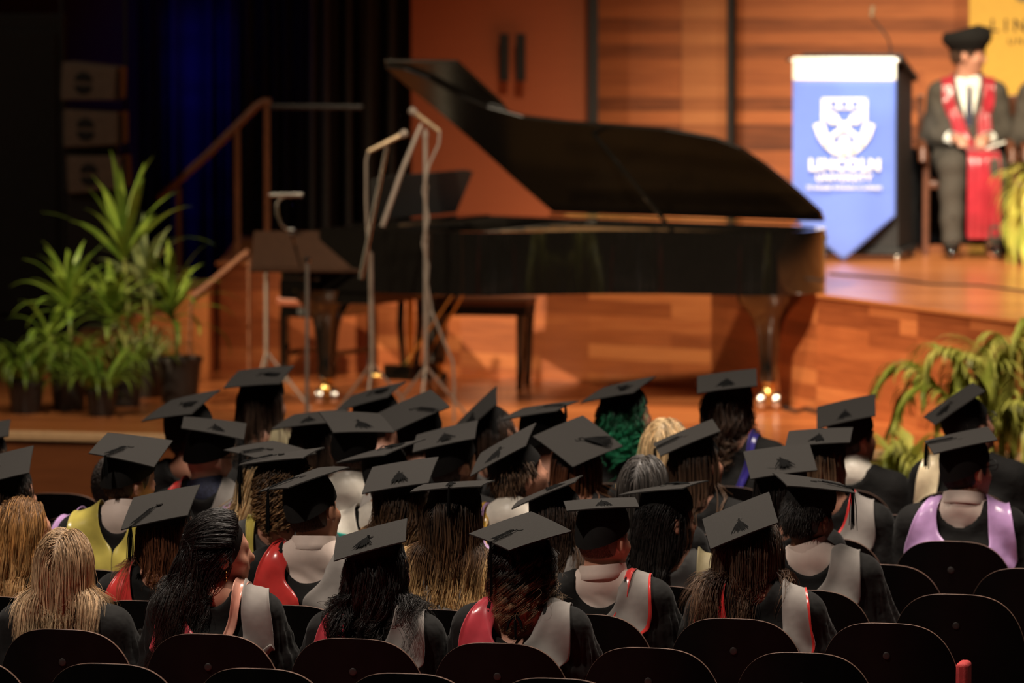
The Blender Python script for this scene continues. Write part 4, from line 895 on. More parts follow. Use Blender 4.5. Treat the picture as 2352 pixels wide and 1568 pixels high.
# ---------------------------------------------------------------- stairs and handrail
HR = 35.4
def hp(px, py, y=HR): return at_y(px, py, y)
st = thing('stage_stairs', 'orange wooden steps with brown stringer leading up to platform at left', 'stairs', (0, 0, 0))
for k in range(4):
    x1 = X(505 - 2, 35.0, .8) - .03 - k * .26; h = ZP - (k + 1) * .13; mb = MB(); mb.box((x1 - .13, 35.0, (ZS + h) / 2 + .0005), (.262, 1.1, h - ZS)); mb.build('step', M['platform'], st, bevel=.004)
mb = MB(); a_, b_ = at_y(572, 578, 33.9), at_y(440, 688, 33.9); mb.tube([a_, b_], .022, 4); mb.tube([b_, (b_.x - .02, b_.y, ZS)], .010, 6); mb.tube([a_, (a_.x, a_.y, ZS)], .010, 6)
tag(mb.build('low_rail', M['rail'], None, True), 'low sloping brown wooden rail beside the stairs, behind the plants', 'rail')
hr = thing('handrail', 'brown stair handrail sloping up to right in front of the blue strip', 'handrail', (0, 0, 0))
mb = MB(); mb.tube([hp(362, 458), hp(480, 352), hp(590, 243), hp(604, 234), hp(622, 234)], .024, 10); mb.build('rail', M['rail'], hr, True)
for px, py in ((410, 432), (545, 290), (613, 238)):
    t_ = hp(px, py); base = ZP if px > 500 else ZS + .26
    mb = MB(); mb.box((t_.x, t_.y, (t_.z + base) / 2), (.032, .032, t_.z - base)); mb.build('post', M['rail'], hr)
mb = MB(); mb.tube([hp(622, 244), hp(832, 246)], .016, 8); mb.build('rear_rail', M['steel_dark'], hr, True)
# ---------------------------------------------------------------- loudspeakers at the left
def speaker(cx, y0, y1, tilt, label):
    p = at_y(cx, (y0 + y1) / 2, 35.0); r = thing('line_array_speaker', label, 'loudspeaker', tuple(p), math.radians(-8), 'stacked speaker boxes at the left')
    Rm = Matrix.Rotation(math.radians(tilt), 3, 'Y'); W, Hh = .325, .235; mb = MB()
    mb.prism([(-W / 2, -Hh / 2 + .012), (W / 2, -Hh / 2 + .03), (W / 2, Hh / 2 - .016), (-W / 2, Hh / 2)], 0, .32, lambda a, b, h: tuple(Rm @ Vector((a, h, b)))); mb.build('cabinet', M['speaker'], r, bevel=.006)
    for sgn in (1, -1):
        pl = [(.055 * math.cos(t) - .03, sgn * (.012 + .055 * math.sin(t))) for t in np.linspace(0, PI, 12)]
        mb = MB(); mb.prism(pl, -.004, .004, lambda a, b, h: tuple(Rm @ Vector((a, h, b)))); mb.build('horn_opening', M['black'], r)
    for sx in (-1, 1):
        mb = MB(); mb.box(Rm @ Vector((sx * (W / 2 + .012), .04, 0)), (.016, .05, .18)); mb.build('rigging_bracket', M['steel_dark'], r)
    mb = MB(); mb.box(Rm @ Vector((0, -.003, -.002)), (W * .80, .005, .006)); return r
speaker(203, 146, 238, 3, 'warm grey loudspeaker box, topmost of the stack at far left')
speaker(208, 252, 343, 0, 'warm grey loudspeaker box, middle of the stack at far left')
speaker(216, 352, 450, -3, 'warm grey loudspeaker box, lowest of the stack, half behind tall leaves')
p = at_y(210, 470, 35.1); r_ = thing('speaker_stand', 'dark frame carrying the stack of loudspeaker boxes behind the plants', 'stand', (p.x, 35.2, 0))
mb = MB(); mb.box((0, 0, (ZS + 1.62) / 2 + .2), (.30, .30, 1.62 - ZS - .02 - .4 + .4)); mb.build('plinth', M['black'], r_, bevel=.01)
for sx in (-.19, .19): mb = MB(); mb.box((sx, .13, 1.58), (.02, .02, 2.26)); mb.build('upright', M['black'], r_)
p = at_y(60, 300, 35.6); mb = MB(); mb.box((p.x, 35.9, (ZS + 2.55) / 2), (.42, .4, 2.55 - ZS)); mb.box((p.x - .0, 35.69, 1.6), (.36, .02, 1.7)); tag(mb.build('rack_case', M['drape'], None, bevel=.01), 'tall black equipment cabinet left of the loudspeaker stack', 'cabinet')

# ---------------------------------------------------------------- potted plants
def leaf(mb, base, az, el, L_, wd, droop, rs, n=10, fold=.25, twist=0):
    """one strap leaf: starts at base, rises at el, bends down by droop"""
    pts = []; p = Vector(base); e = el
    for i in range(n + 1):
        pts.append(p.copy()); p = p + Vector((math.cos(az) * math.cos(e), math.sin(az) * math.cos(e), math.sin(e))) * (L_ / n); e -= droop * (i + .5) / n * (2.0 / n)
        az += twist / n
    sd = Vector((-math.sin(az), math.cos(az), 0)); vs = []; fs = []
    for i, q in enumerate(pts):
        t = i / n; w_ = wd * (.45 + .55 * min(1, t * 3)) * (1 - max(0, (t - .45) / .55) ** 1.6); d = (pts[min(i + 1, n)] - pts[max(0, i - 1)]).normalized(); nn = sd.cross(d)
        vs += [q - sd * w_ / 2 + nn * fold * w_ * .3, q, q + sd * w_ / 2 + nn * fold * w_ * .3]
    for i in range(n): fs += [(3 * i, 3 * i + 1, 3 * i + 4, 3 * i + 3), (3 * i + 1, 3 * i + 2, 3 * i + 5, 3 * i + 4)]
    mb.add(vs, fs)
def pot(r, rad, h):
    mb = MB(); mb.lathe([(0, .0), (rad * .78, .0), (rad * .80, .01), (rad, h - .03), (rad * 1.06, h - .03), (rad * 1.06, h), (rad * .99, h), (rad * .96, h - .03), (rad * .74, .02), (0, .02)], n=32); mb.build('pot', M['pot'], r, True)
    mb = MB(); mb.lathe([(0, h - .06), (rad * .94, h - .06), (rad * .94, h - .035), (0, h - .028)], n=24); mb.build('soil', M['soil'], r, True)
def strap_plant(px, py, rad, h, crowns, label, lab_m='leaf', seed=1, skirt=0, Z=ZS):
    P_ = at_z(px, py, Z); r = thing('potted_plant', label, 'plant', (P_.x, P_.y, Z), 0, 'strap-leaved plants in black pots'); rs = random.Random(seed); pot(r, rad, h)
    mbs = MB(); mbl = MB()
    for (cx, cy, n, L_, wd, lo, hi, dr) in crowns:
        t_ = at_y(cx, cy, P_.y) - P_ ; base = Vector((rs.uniform(-.03, .03), 0, h - .04)); mid = base.lerp(Vector(t_), .5) + Vector((.02, 0, 0)); mbs.tube([base, mid, t_], [.014, .012, .010], 8)
        for k in range(n):
            az = k * 2.39996 + rs.uniform(-.2, .2); u = k / max(1, n - 1); el = lo + (hi - lo) * (u ** .9) + rs.uniform(-.08, .08)
            leaf(mbl, Vector(t_) - Vector((0, 0, (1 - u) * .10)), az, el, L_ * rs.uniform(.8, 1.1), wd * 1.35 * rs.uniform(.85, 1.15), dr * (1.2 - .7 * u) * rs.uniform(.8, 1.3), rs, twist=rs.uniform(-.3, .3))
    for k in range(skirt):
        az = rs.uniform(0, 2 * PI); leaf(mbl, (math.cos(az) * rad * .5, math.sin(az) * rad * .5, h - .03), az, rs.uniform(.7, 1.35), rs.uniform(.28, .48), .017 * rs.uniform(.8, 1.5), rs.uniform(2.4, 3.6), rs)
    mbs.build('stem', M['stem'], r, True); o = mbl.build('foliage', M[lab_m], r, True, sharp=80); return r
strap_plant(158, 942, .105, .235, [(160, 680, 26, .40, .034, .15, 1.35, 1.5), (112, 760, 14, .30, .028, .0, 1.1, 2.2)], 'spiky strap-leaved plant, leftmost large one of the group in black pots', seed=3, skirt=60)
strap_plant(288, 932, .10, .22, [(285, 560, 16, .52, .040, .5, 1.50, .9), (255, 700, 22, .34, .040, .1, 1.3, 1.8)], 'tallest strap-leaved plant with upright leaves reaching the loudspeakers', seed=5, skirt=46)
strap_plant(412, 925, .125, .26, [(392, 700, 24, .46, .036, .1, 1.40, 1.9)], 'strap-leaved plant in the largest shiny black pot, leaves arching right', seed=8)
strap_plant(338, 912, .10, .22, [(330, 640, 20, .40, .038, .2, 1.4, 1.5)], 'broad pale-leaved plant in the middle behind the other potted plants', 'leafpale', seed=11, skirt=30)
strap_plant(60, 948, .10, .18, [(60, 830, 12, .26, .02, .1, 1.2, 2.0)], 'low drooping grass-like plant at the left end of the plant group', seed=15, skirt=80)
strap_plant(232, 955, .085, .15, [(232, 860, 8, .22, .016, .2, 1.2, 2.2)], 'small grassy plant drooping over its pot in front of the tallest plant', seed=19, skirt=70)
def palm(px, y, Z, fr, label, seed, h=.25):
    P_ = pz(px, Z, y); P_.z = Z; r = thing('potted_palm', label, 'plant', tuple(P_)); pot(r, .14, h); rs = random.Random(seed); ms = MB(); ml = MB()
    for (tx_, ty_, hz) in fr:      # frond tips and arch height
        tip = at_y(tx_, ty_, y - rs.uniform(-.1, .25)) - P_; b0 = Vector((rs.uniform(-.04, .04), rs.uniform(-.04, .04), h - .04)); top = Vector((tip.x * .55, tip.y * .5, hz)); pts = []
        for i in range(15):
            t = i / 14; pts.append(b0 * (1 - t) ** 2 + top * 2 * t * (1 - t) + tip * t * t)
        ms.tube(pts, [.008 * (1 - .8 * i / 14) + .001 for i in range(15)], 6)
        for i in range(38):
            t = .22 + .78 * i / 37; q = b0 * (1 - t) ** 2 + top * 2 * t * (1 - t) + tip * t * t; d = (-2 * (1 - t) * b0 + 2 * (1 - 2 * t) * top + 2 * t * tip).normalized()
            for sgn in (-1, 1):
                sd = d.cross(Vector((0, 0, 1))).normalized() * sgn; v = (d * .75 + sd * .8 + Vector((0, 0, .1))).normalized(); az = math.atan2(v.y, v.x)
                leaf(ml, q, az, math.asin(max(-1, min(1, v.z))), 0.30 * (1 - .45 * abs(t - .55)) * rs.uniform(.85, 1.1), .018, rs.uniform(1.6, 2.8), rs, n=7, fold=.1)
    ms.build('stem', M['stem'], r, True); ml.build('foliage', M['palm'], r, True, sharp=80); return r
palm(2300, 28.6, 0, [(2012, 900, 1.32), (2120, 870, 1.42), (2352, 850, 1.52), (2430, 930, 1.35), (2240, 850, 1.45), (2290, 985, 1.2), (2180, 960, 1.15), (2370, 1000, 1.1), (2060, 960, 1.25), (2330, 900, 1.6), (2200, 905, 1.4), (2260, 930, 1.35)], 'large yellow-green palm with drooping fronds in front of stage at right', 4)
palm(2085, 28.3, 0, [(2040, 1068, .80), (2100, 1062, .85), (2120, 1085, .8), (2060, 1110, .7), (2150, 1110, .75)], 'low yellow-green palm leaves below the stage edge beside the white-collared man', 9, .2)
palm(2392, 35.0, ZP, [(2338, 560, .65), (2345, 500, .75), (2400, 480, .8), (2440, 540, .7), (2330, 600, .45)], 'bright yellow-green plant at the right edge of the raised platform', 12, .2)
# ---------------------------------------------------------------- the grand piano
PH = math.radians(30); PA = Vector((math.cos(PH), -math.sin(PH), 0)); PC = Vector((-math.sin(PH), -math.cos(PH), 0))
tl = at_z(1765, 942, ZS); PO = tl - PA * 2.20 - PC * .36; PO.z = ZS
def pl(u, v, z): return tuple(PA * u + PC * v + Vector((0, 0, z)))
piano = thing('grand_piano', 'glossy black concert grand piano with raised lid on the stage', 'piano', tuple(PO))
def bez(P0, P1, P2, P3, n): return [tuple(np.array(P0) * (1 - t) ** 3 + 3 * np.array(P1) * t * (1 - t) ** 2 + 3 * np.array(P2) * t * t * (1 - t) + np.array(P3) * t ** 3) for t in np.linspace(0, 1, n, endpoint=False)]
def outline(u0=0.0, grow=0.0):
    g_ = grow; W_ = 1.50 + g_
    pts = [(u0, -g_), (2.40, -g_)] + bez((2.40, -g_), (2.62, -g_), (2.74 + g_, .10), (2.74 + g_, .36), 10) + bez((2.74 + g_, .36), (2.74 + g_, .60 + g_), (2.55, .70 + g_), (2.30, .74 + g_), 10) + bez((2.30, .74 + g_), (1.95, .80 + g_), (1.75, .86 + g_), (1.48, 1.12 + g_), 10) + bez((1.48, 1.12 + g_), (1.25, 1.36 + g_), (1.05, W_), (.62, W_), 10)
    if u0 < .62: pts += [(.62, W_), (u0, W_)]
    else: pts += [(u0, W_)]
    return [(u0 if a == u0 else a * .905, b) for a, b in pts]
def poly_inset(p, d):
    n = len(p); out = []
    for i in range(n):
        a, b, c_ = np.array(p[i - 1]), np.array(p[i]), np.array(p[(i + 1) % n]); e1 = (b - a) / (np.linalg.norm(b - a) + 1e-9); e2 = (c_ - b) / (np.linalg.norm(c_ - b) + 1e-9)
        m_ = np.array((-e1[1] - e2[1], e1[0] + e2[0])); m_ /= np.linalg.norm(m_) + 1e-9; out.append(tuple(b + m_ * d))
    return out
def dedupe(p):
    o = []
    for q in p:
        if not o or math.hypot(q[0] - o[-1][0], q[1] - o[-1][1]) > 1e-4: o.append((float(q[0]), float(q[1])))
    return o
OUT = dedupe(outline()); INN = poly_inset(OUT, .045); n = len(OUT); mb = MB(); vs = []
for z, P_ in ((.655, OUT), (.665, OUT), (1.0, OUT), (1.0, INN), (.90, INN)): vs += [pl(a, b, z) for a, b in P_]
fs = []
for L_ in range(4):
    for i in range(n): i2 = (i + 1) % n; fs.append((L_ * n + i, L_ * n + i2, (L_ + 1) * n + i2, (L_ + 1) * n + i))
fs.append(tuple(range(n - 1, -1, -1))); mb.add(vs, fs); o = mb.build('case', M['piano'], piano, True, sharp=35)
# cut the front open for the keyboard by adding arms, keybed and keys
mb = MB(); vs = [pl(a, b, .905) for a, b in INN]; mb.add(vs, [tuple(range(n))]); mb.build('soundboard', M['plate'], piano)
mb = MB()
for k in range(34):
    v = .16 + k * .034; u1 = 2.45 - .030 * k; mb.tube([pl(.75, v, .925), pl(max(.95, u1), v * .62 + .05, .925)], .0018, 4)
mb.build('strings', M['plate'], piano)
mb = MB()
for k in range(5): v = .15 + k * .28; mb.tube([pl(.70, v, .95), pl(2.45 - k * .33, v * .55 + .08, .95)], .016, 6)
mb.build('plate_strut', M['plate'], piano, True)
def pbox(name, u0, u1, v0, v1, z0, z1, m, bevel=.004, parent=None):
    mb = MB(); mb.prism([(u0, v0), (u1, v0), (u1, v1), (u0, v1)], z0, z1, lambda a, b, h: pl(a, b, h)); return mb.build(name, m, parent or piano, bevel=bevel)
pbox('keybed', -.26, .02, .0, 1.50, .60, .70, M['piano']); pbox('key_slip', -.29, -.262, .06, 1.44, .66, .745, M['piano'])
for v in (0, 1.425): pbox('arm', -.26, .0, v, v + .075, .70, .90, M['piano'], .02)
pbox('fallboard', -.055, -.035, .08, 1.42, .735, .90, M['piano']); pbox('lower_beam', .02, .34, .02, 1.48, .585, .66, M['piano'])
mb = MB(); mk = MB()
for k in range(52): v = .14 + k * .02346; mb.prism([(-.235, v), (-.06, v), (-.06, v + .0222), (-.235, v + .0222)], .712, .738, lambda a, b, h: pl(a, b, h))
mb.build('white_keys', M['ivory'], piano)
for k in range(51):
    if k % 7 in (0, 1, 3, 4, 5): v = .14 + (k + 1) * .02346 - .006; mk.prism([(-.185, v), (-.06, v), (-.06, v + .012), (-.185, v + .012)], .738, .750, lambda a, b, h: pl(a, b, h))
mk.build('black_keys', M['piano'], piano)
# lid
AL = math.radians(40); LW = PC * math.cos(AL) + Vector((0, 0, 1)) * math.sin(AL); LN = PC * -math.sin(AL) + Vector((0, 0, 1)) * math.cos(AL); LH = Vector((0, 0, 1.018))
def lidp(a, b, h): return tuple(PA * a + LH + LW * (b + .01) + LN * h)
LNORM = LN; LP0 = PO + Vector(lidp(1, 0, 0))
def on_lid(px, py):
    q = at_plane(px, py, LP0, LNORM) - PO - LH; return (q.dot(PA), q.dot(LW) - .01)
LO = [on_lid(x, y) for x, y in ((1272, 494), (1180, 412), (1090, 330), (1000, 252), (935, 200), (882, 154), (930, 160), (985, 182), (1058, 222), (1120, 248), (1200, 270), (1300, 282), (1420, 291), (1530, 300), (1640, 320), (1700, 343), (1760, 383), (1830, 440), (1885, 490))] + [(2.36, .0)]
LO = [(a, max(0.0, b)) for a, b in LO]; print('LID', [(round(a, 2), round(b, 2)) for a, b in LO]); mb = MB(); mb.prism(LO, 0, .024, lidp); lid = mb.build('lid', M['lid'], piano, bevel=.009, seg=3)
mb = MB(); mb.prism([on_lid(x, y) for x, y in ((884, 160), (878, 148), (1046, 150), (1150, 246), (1180, 290), (1090, 310))], .024, .042, lidp); mb.build('lid_flap', M['lid'], piano, bevel=.006)
mb = MB()
mb.tube([pl(.6, -.012, 1.012), pl(2.2, -.012, 1.012)], .008, 8)
mb.build('hinge', M['brass'], piano, True)
lp = at_plane(1362, 305, PO + Vector(lidp(1, 1, 0)), LN) - PO; be = min(OUT, key=lambda q: abs(proj(PO + Vector(pl(q[0], q[1], 1.0)))[0] - 1550) + (500 if q[1] < .45 else 0)); mb = MB(); mb.tube([pl(be[0] - .01, be[1] - .03, 1.0), tuple(lp)], .012, 8); mb.build('lid_prop', M['piano'], piano, True)
# music desk standing above the keyboard end
pbox('desk_shelf', .06, .36, .25, 1.25, 1.002, 1.022, M['piano']); mb = MB()
mb.prism([(.30, 1.03), (1.20, 1.03), (1.29, 1.26), (1.20, 1.275), (.30, 1.275), (.21, 1.26)], 0, .02, lambda a, b, h: pl(.15 + (b - 1.02) * .25 + h, a, b)); mb.build('music_desk', M['black'], piano, bevel=.004)
# legs with large castors
def pleg(u, v, hcol=.60):
    mb = MB(); c0 = Vector(pl(u, v, 0)); rings = []
    for z, s_ in ((.155, .040), (.20, .046), (.24, .042), (.42, .058), (.50, .075), (.56, .115), (.60, .150), (.656, .165)):
        ring = [c0 + PA * (s_ * math.copysign(abs(math.cos(t)) ** .5, math.cos(t))) + PC * (s_ * math.copysign(abs(math.sin(t)) ** .5, math.sin(t))) + Vector((0, 0, z)) for t in [2 * PI * (k + .5) / 20 for k in range(20)]]; rings.append(ring)
    mb.loft(rings); lg = mb.build('leg', M['piano'], piano, True, sharp=60)
    mb = MB(); mb.lathe([(0, .085), (.034, .085), (.040, .105), (.030, .125), (.036, .158), (0, .158)], tuple(c0), 20); mb.box(c0 + Vector((0, 0, .07)), (.022, .10, .05)); mb.build('castor_fork', M['brass'], lg, True)
    for s_ in (-1, 1):
        mb = MB(); cc = c0 + Vector((s_ * .042, -.01, .052)); mb.loft([[cc + Vector((h, r * math.cos(2 * PI * k / 24), r * math.sin(2 * PI * k / 24))) for k in range(24)] for r, h in ((.020, -.018), (.050, -.016), (.052, 0), (.050, .016), (.020, .018))]); mb.build('castor_wheel', M['chrome'], lg, True)
pleg(2.20, .36); pleg(-.04, 1.36); pleg(-.04, .16)
lyre = None; mb = MB(); c0 = Vector(pl(.14, .76, 0))
for s_ in (-1, 1): mb.tube([c0 + PC * (.09 * s_) + Vector((0, 0, .66)), c0 + PC * (.11 * s_) + Vector((0, 0, .42)), c0 + PC * (.07 * s_) + Vector((0, 0, .20))], .020, 8)
mb.box(c0 + Vector((0, 0, .16)), (.26, .20, .085), Matrix.Rotation(-PH + PI / 2, 3, 'Z')); lyre = mb.build('lyre', M['piano'], piano, True)
for k in (-1, 0, 1):
    mb = MB(); mb.tube([c0 + PC * (.022 * k) + Vector((0, 0, .66)), c0 + PC * (.022 * k) + Vector((0, 0, .20))], .006, 8); mb.build('rod', M['brass'], lyre, True)
    mb = MB(); q = c0 + PC * (.065 * k) - PA * .13; mb.box(q + Vector((0, 0, .13)), (.14, .03, .012), Matrix.Rotation(-PH, 3, 'Z')); mb.build('pedal', M['brass'], lyre, bevel=.004)
for k in (-1, 1): mb = MB(); mb.tube([c0 + PC * (.10 * k) + Vector((0, 0, .17)), c0 + PA * .35 + PC * (.06 * k) + Vector((0, 0, .655))], .007, 8); mb.build('brace', M['brass'], lyre, True)
# bench
bq = at_z(756, 872, ZS); bench = thing('piano_bench', 'black piano bench with red-brown padded top before the keyboard', 'bench', tuple(bq), -PH + PI / 2)
mb = MB(); mb.box((0, 0, .475), (.60, .36, .06)); mb.build('seat', mat('red_brown_leather', (.30, .085, .04), .45), bench, bevel=.02, seg=3)
mb = MB(); mb.box((0, 0, .415), (.56, .32, .07)); mb.build('apron', M['piano'], bench, bevel=.005)
for sx in (-1, 1):
    for sy in (-1, 1): mb = MB(); mb.box((sx * .26, sy * .14, .205), (.045, .045, .41)); mb.build('leg', M['piano'], bench, bevel=.004)
    mb = MB(); mb.tube([(sx * .31, 0, .42), (sx * .285, 0, .42)], .025, 14); mb.build('knob', M['steel_dark'], bench, True)
for sy in (-1, 1): mb = MB(); mb.box((0, sy * .14, .17), (.50, .02, .03)); mb.build('stretcher', M['piano'], bench)
# ---------------------------------------------------------------- music stand, lamp, microphones
def yz(px, py, y): return at_y(px, py, y)
YM = 32.6
f0 = pz(612, ZS, YM); ms_ = thing('music_stand', 'folded-out brown music desk on a thin pole left of the piano', 'music stand', (0, 0, 0))
def quad(ps, th):
    a = [yz(x, y, YM + dy) for x, y, dy in ps]; nn = (a[1] - a[0]).cross(a[3] - a[0]).normalized() * th; mb = MB(); mb.add([*a, *[p + nn for p in a]], [(0, 1, 2, 3), (7, 6, 5, 4), (0, 4, 5, 1), (1, 5, 6, 2), (2, 6, 7, 3), (3, 7, 4, 0)]); return mb
quad([(576, 616, 0), (690, 616, 0), (666, 532, .14), (584, 532, .14)], .008).build('desk_leaf', M['desk'], ms_, bevel=.002)
quad([(694, 618, 0), (826, 618, 0), (776, 532, .14), (672, 532, .14)], .008).build('desk_leaf', M['desk'], ms_, bevel=.002)
mb = MB(); mb.tube([yz(575, 620, YM - .02), yz(828, 622, YM - .02)], .012, 8); mb.build('ledge', M['desk'], ms_, True)
mb = MB(); mb.tube([yz(612, 600, YM + .03), (f0.x, YM + .03, ZS + .25)], .012, 8); mb.build('pole', M['stand'], ms_, True)
for a_ in (-1.9, -.2, 1.6): mb = MB(); mb.tube([(f0.x, YM + .03, ZS + .32), (f0.x + .25 * math.cos(a_), YM + .03 + .25 * math.sin(a_), ZS + .008)], .008, 6); mb.build('leg', M['stand'], ms_, True)
lampc = thing('stand_lamp', 'small chrome gooseneck lamp clipped on top of the brown music desk', 'lamp', (0, 0, 0))
mb = MB(); mb.tube([yz(x, y, YM + .12) for x, y in ((666, 531), (648, 518), (636, 492), (636, 468), (646, 453), (662, 446))], .008, 8); mb.build('gooseneck', M['chrome'], lampc, True)
mb = MB(); mb.tube([yz(x, 447, YM + .12) for x in (618, 640, 680, 695)], [.010, .014, .014, .012], 10); mb.build('lamp_head', M['chrome'], lampc, True)
mb = MB(); mb.box(yz(670, 532, YM + .12), (.035, .03, .035)); mb.build('clip', M['chrome'], lampc, bevel=.004)
def tripod(r, x, y, h=.30):
    for a_ in (-1.7, .4, 2.5): mb = MB(); mb.tube([(x, y, ZS + h), (x + .26 * math.cos(a_), y + .26 * math.sin(a_), ZS + .008)], .008, 6); mb.build('leg', M['stand'], r, True)
def mic(r, a, b, y, rad=.014):
    A, B = yz(*a, y), yz(*b, y); d = (B - A).normalized(); mb = MB(); mb.tube([A, A + d * .006, A + d * .03, A + d * .045], [.006, .022, .022, .014], 14); mb.build('grille', M['stand'], r, True); mb = MB(); mb.tube([A + d * .04, B], [rad, rad * .8], 12); mb.build('microphone_body', M['nosing_metal'], r, True)
M['nosing_metal'] = mat('champagne_metal', (.50, .37, .24), .35, metal=.6)
M['pole'] = M['stand']
m1 = thing('microphone_stand', 'tall grey boom microphone stand with cable-wrapped pole in front of piano', 'microphone stand', (0, 0, 0)); y1 = 31.9
b1 = pz(978, ZS, y1); mb = MB(); mb.tube([yz(977, 296, y1), (b1.x, y1, ZS + .28)], .0125, 10); mb.build('pole', M['stand'], m1, True)
mb = MB(); mb.tube([yz(968, 285, y1 - .03), yz(922, 395, y1 - .05), yz(878, 520, y1 - .07)], [.012, .014, .015], 10); mb.build('boom', M['stand'], m1, True)
mic(m1, (940, 250), (1010, 302), y1); tripod(m1, b1.x, y1)
mb = MB(); pts = [(1010, 302), (1008, 330), (985, 380), (972, 440), (984, 500), (971, 560), (983, 610), (980, 650), (992, 715), (1018, 780), (1040, 830), (1043, 880)]; mb.tube([yz(x, y, y1 - .03) for x, y in pts], .007, 8)
mb.tube([yz(1043, 880, y1 - .03), (yz(1043, 880, y1).x, y1 - .06, ZS + .008)], .007, 8); tag(mb.build('microphone_cable', M['stand'], m1, True))
for py in (310, 430, 545): mb = MB(); mb.tube([yz(977, py - 6, y1), yz(977, py + 6, y1)], .017, 10); mb.build('clamp', M['stand'], m1, True)
m2 = thing('microphone_stand', 'grey boom microphone stand left of the taller one, microphone pointing right', 'microphone stand', (0, 0, 0)); y2 = 32.1
b2 = pz(855, ZS, y2); mb = MB(); mb.tube([yz(851, 580, y2), (b2.x, y2, ZS + .28)], .0125, 10); mb.build('pole', M['stand'], m2, True)
mb = MB(); mb.tube([yz(889, 335, y2 - .03), yz(862, 470, y2 - .04), yz(829, 640, y2 - .06)], [.010, .012, .014], 10); mb.build('boom', M['chrome'], m2, True)
mic(m2, (936, 303), (846, 348), y2); tripod(m2, b2.x, y2)
mb = MB(); mb.tube([yz(x, y, y2 - .01) for x, y in ((846, 348), (841, 370), (841, 460), (845, 560), (851, 600))], .0065, 8); mb.build('microphone_cable', M['stand'], m2, True)
m3 = thing('microphone_stand', 'short grey stand pole with a round top in front of the music desk', 'microphone stand', (0, 0, 0)); y3 = 31.0
b3 = pz(705, ZS, y3); mb = MB(); mb.tube([yz(706, 604, y3), (b3.x, y3, ZS + .03)], .0105, 10); mb.build('pole', M['stand'], m3, True)
mb = MB(); q = yz(706, 597, y3); mb.lathe([(0, -.02), (.014, -.014), (.018, 0), (.014, .014), (0, .02)], tuple(q), 14); mb.build('knob', M['chrome'], m3, True)
mb = MB(); mb.lathe([(0, 0), (.11, 0), (.11, .012), (.02, .03), (0, .03)], (b3.x, y3, ZS), 24); mb.build('base', M['stand'], m3, True)
tq = at_z(1100, 893, ZS); tb_ = thing('low_table', 'low black table standing behind the piano, seen between the piano legs', 'table', (tq.x, tq.y + .1, ZS), -.15)
mb = MB(); mb.box((0, 0, .50), (.62, .40, .03)); mb.build('table_top', M['rail'], tb_, bevel=.004); mb = MB(); mb.box((0, 0, .455), (.60, .38, .055)); mb.build('apron', M['black'], tb_)
for sx in (-1, 1):
    for sy in (-1, 1): mb = MB(); mb.tube([(sx * .27, sy * .16, .43), (sx * .26, sy * .15, .0)], [.030, .020], 10); mb.build('leg', M['piano'], tb_, True)
# cables on the floor
def cable(pts, z, label, rad=.007):
    mb = MB(); mb.tube([at_z(x, y, z + rad) for x, y in pts], rad, 6); tag(mb.build('floor_cable', M['steel_dark'], None, True), label, 'cable')
cable([(1800, 936), (1830, 944), (1850, 938), (1880, 946), (1900, 940)], ZS, 'dark cable lying on the stage floor right of the piano castor', .012)
cable([(1905, 628), (2050, 640), (2140, 652), (2250, 655), (2352, 668), (2450, 672)], ZP, 'thin dark cable running along the edge of the raised platform', .006)

# ---------------------------------------------------------------- lectern with banner
LY = 35.25; lc = pz(1958, ZP, LY); lect = thing('lectern', 'black lectern on castors behind the hanging blue banner', 'lectern', (lc.x, LY, ZP), math.radians(-14))
mb = MB(); mb.box((0, .28, .60), (.50, .03, 1.05)); mb.box((-.255, .25, .58), (.03, .46, 1.10)); mb.box((.255, .25, .58), (.03, .46, 1.10)); mb.box((0, .03, .58), (.50, .03, 1.10)); mb.build('body', M['black'], lect, bevel=.004)
mb = MB(); mb.prism([(-.05, 1.20), (.50, 1.05), (.50, 1.085), (-.05, 1.235)], -.30, .30, lambda a, b, h: (h, a, b)); mb.build('top', M['black'], lect, bevel=.004)
mb = MB(); mb.box((0, .25, .055), (.60, .52, .03)); mb.build('base', M['black'], lect, bevel=.004)
for sx in (-.27, .27):
    for sy in (.02, .48): mb = MB(); mb.lathe([(.006, .0), (.022, .004), (.026, .02), (.022, .036), (.006, .042)], (sx, sy, 0), 14); mb.build('castor', M['chrome'], lect, True)
gm = thing('gooseneck_microphone', 'thin curved gooseneck microphone rising from the lectern top', 'microphone', (0, 0, 0)); mb = MB(); mb.tube([at_y(x, y, LY + .12) for x, y in ((2043, 132), (2046, 110), (2040, 88), (2024, 66), (2008, 48), (2002, 36))], .006, 8); mb.build('gooseneck', M['chrome'], gm, True)
mb = MB(); mb.tube([at_y(2002, 38, LY + .12), at_y(2005, 14, LY + .12)], [.012, .016], 12); mb.build('microphone_head', M['nosing_metal'], gm, True)
mb = MB(); q = at_y(2043, 134, LY + .12); mb.lathe([(0, -.012), (.022, -.012), (.022, .006), (0, .012)], tuple(q), 14); mb.build('mount', M['chrome'], gm, True)
BW = .305; bz = ZP + 1.205; bn = thing('hanging_banner', 'blue pointed university banner with white header, crest and lettering', 'banner', (pz(1938, ZP, LY - .12).x, LY - .10, ZP), math.radians(-3))
def bp(x, z, h=0): return (x, -h, z)
sB = 378.0
def bx(px): return (px - 1938) / sB
def bzz(py): return at_y(1938, py, LY - .10).z - ZP
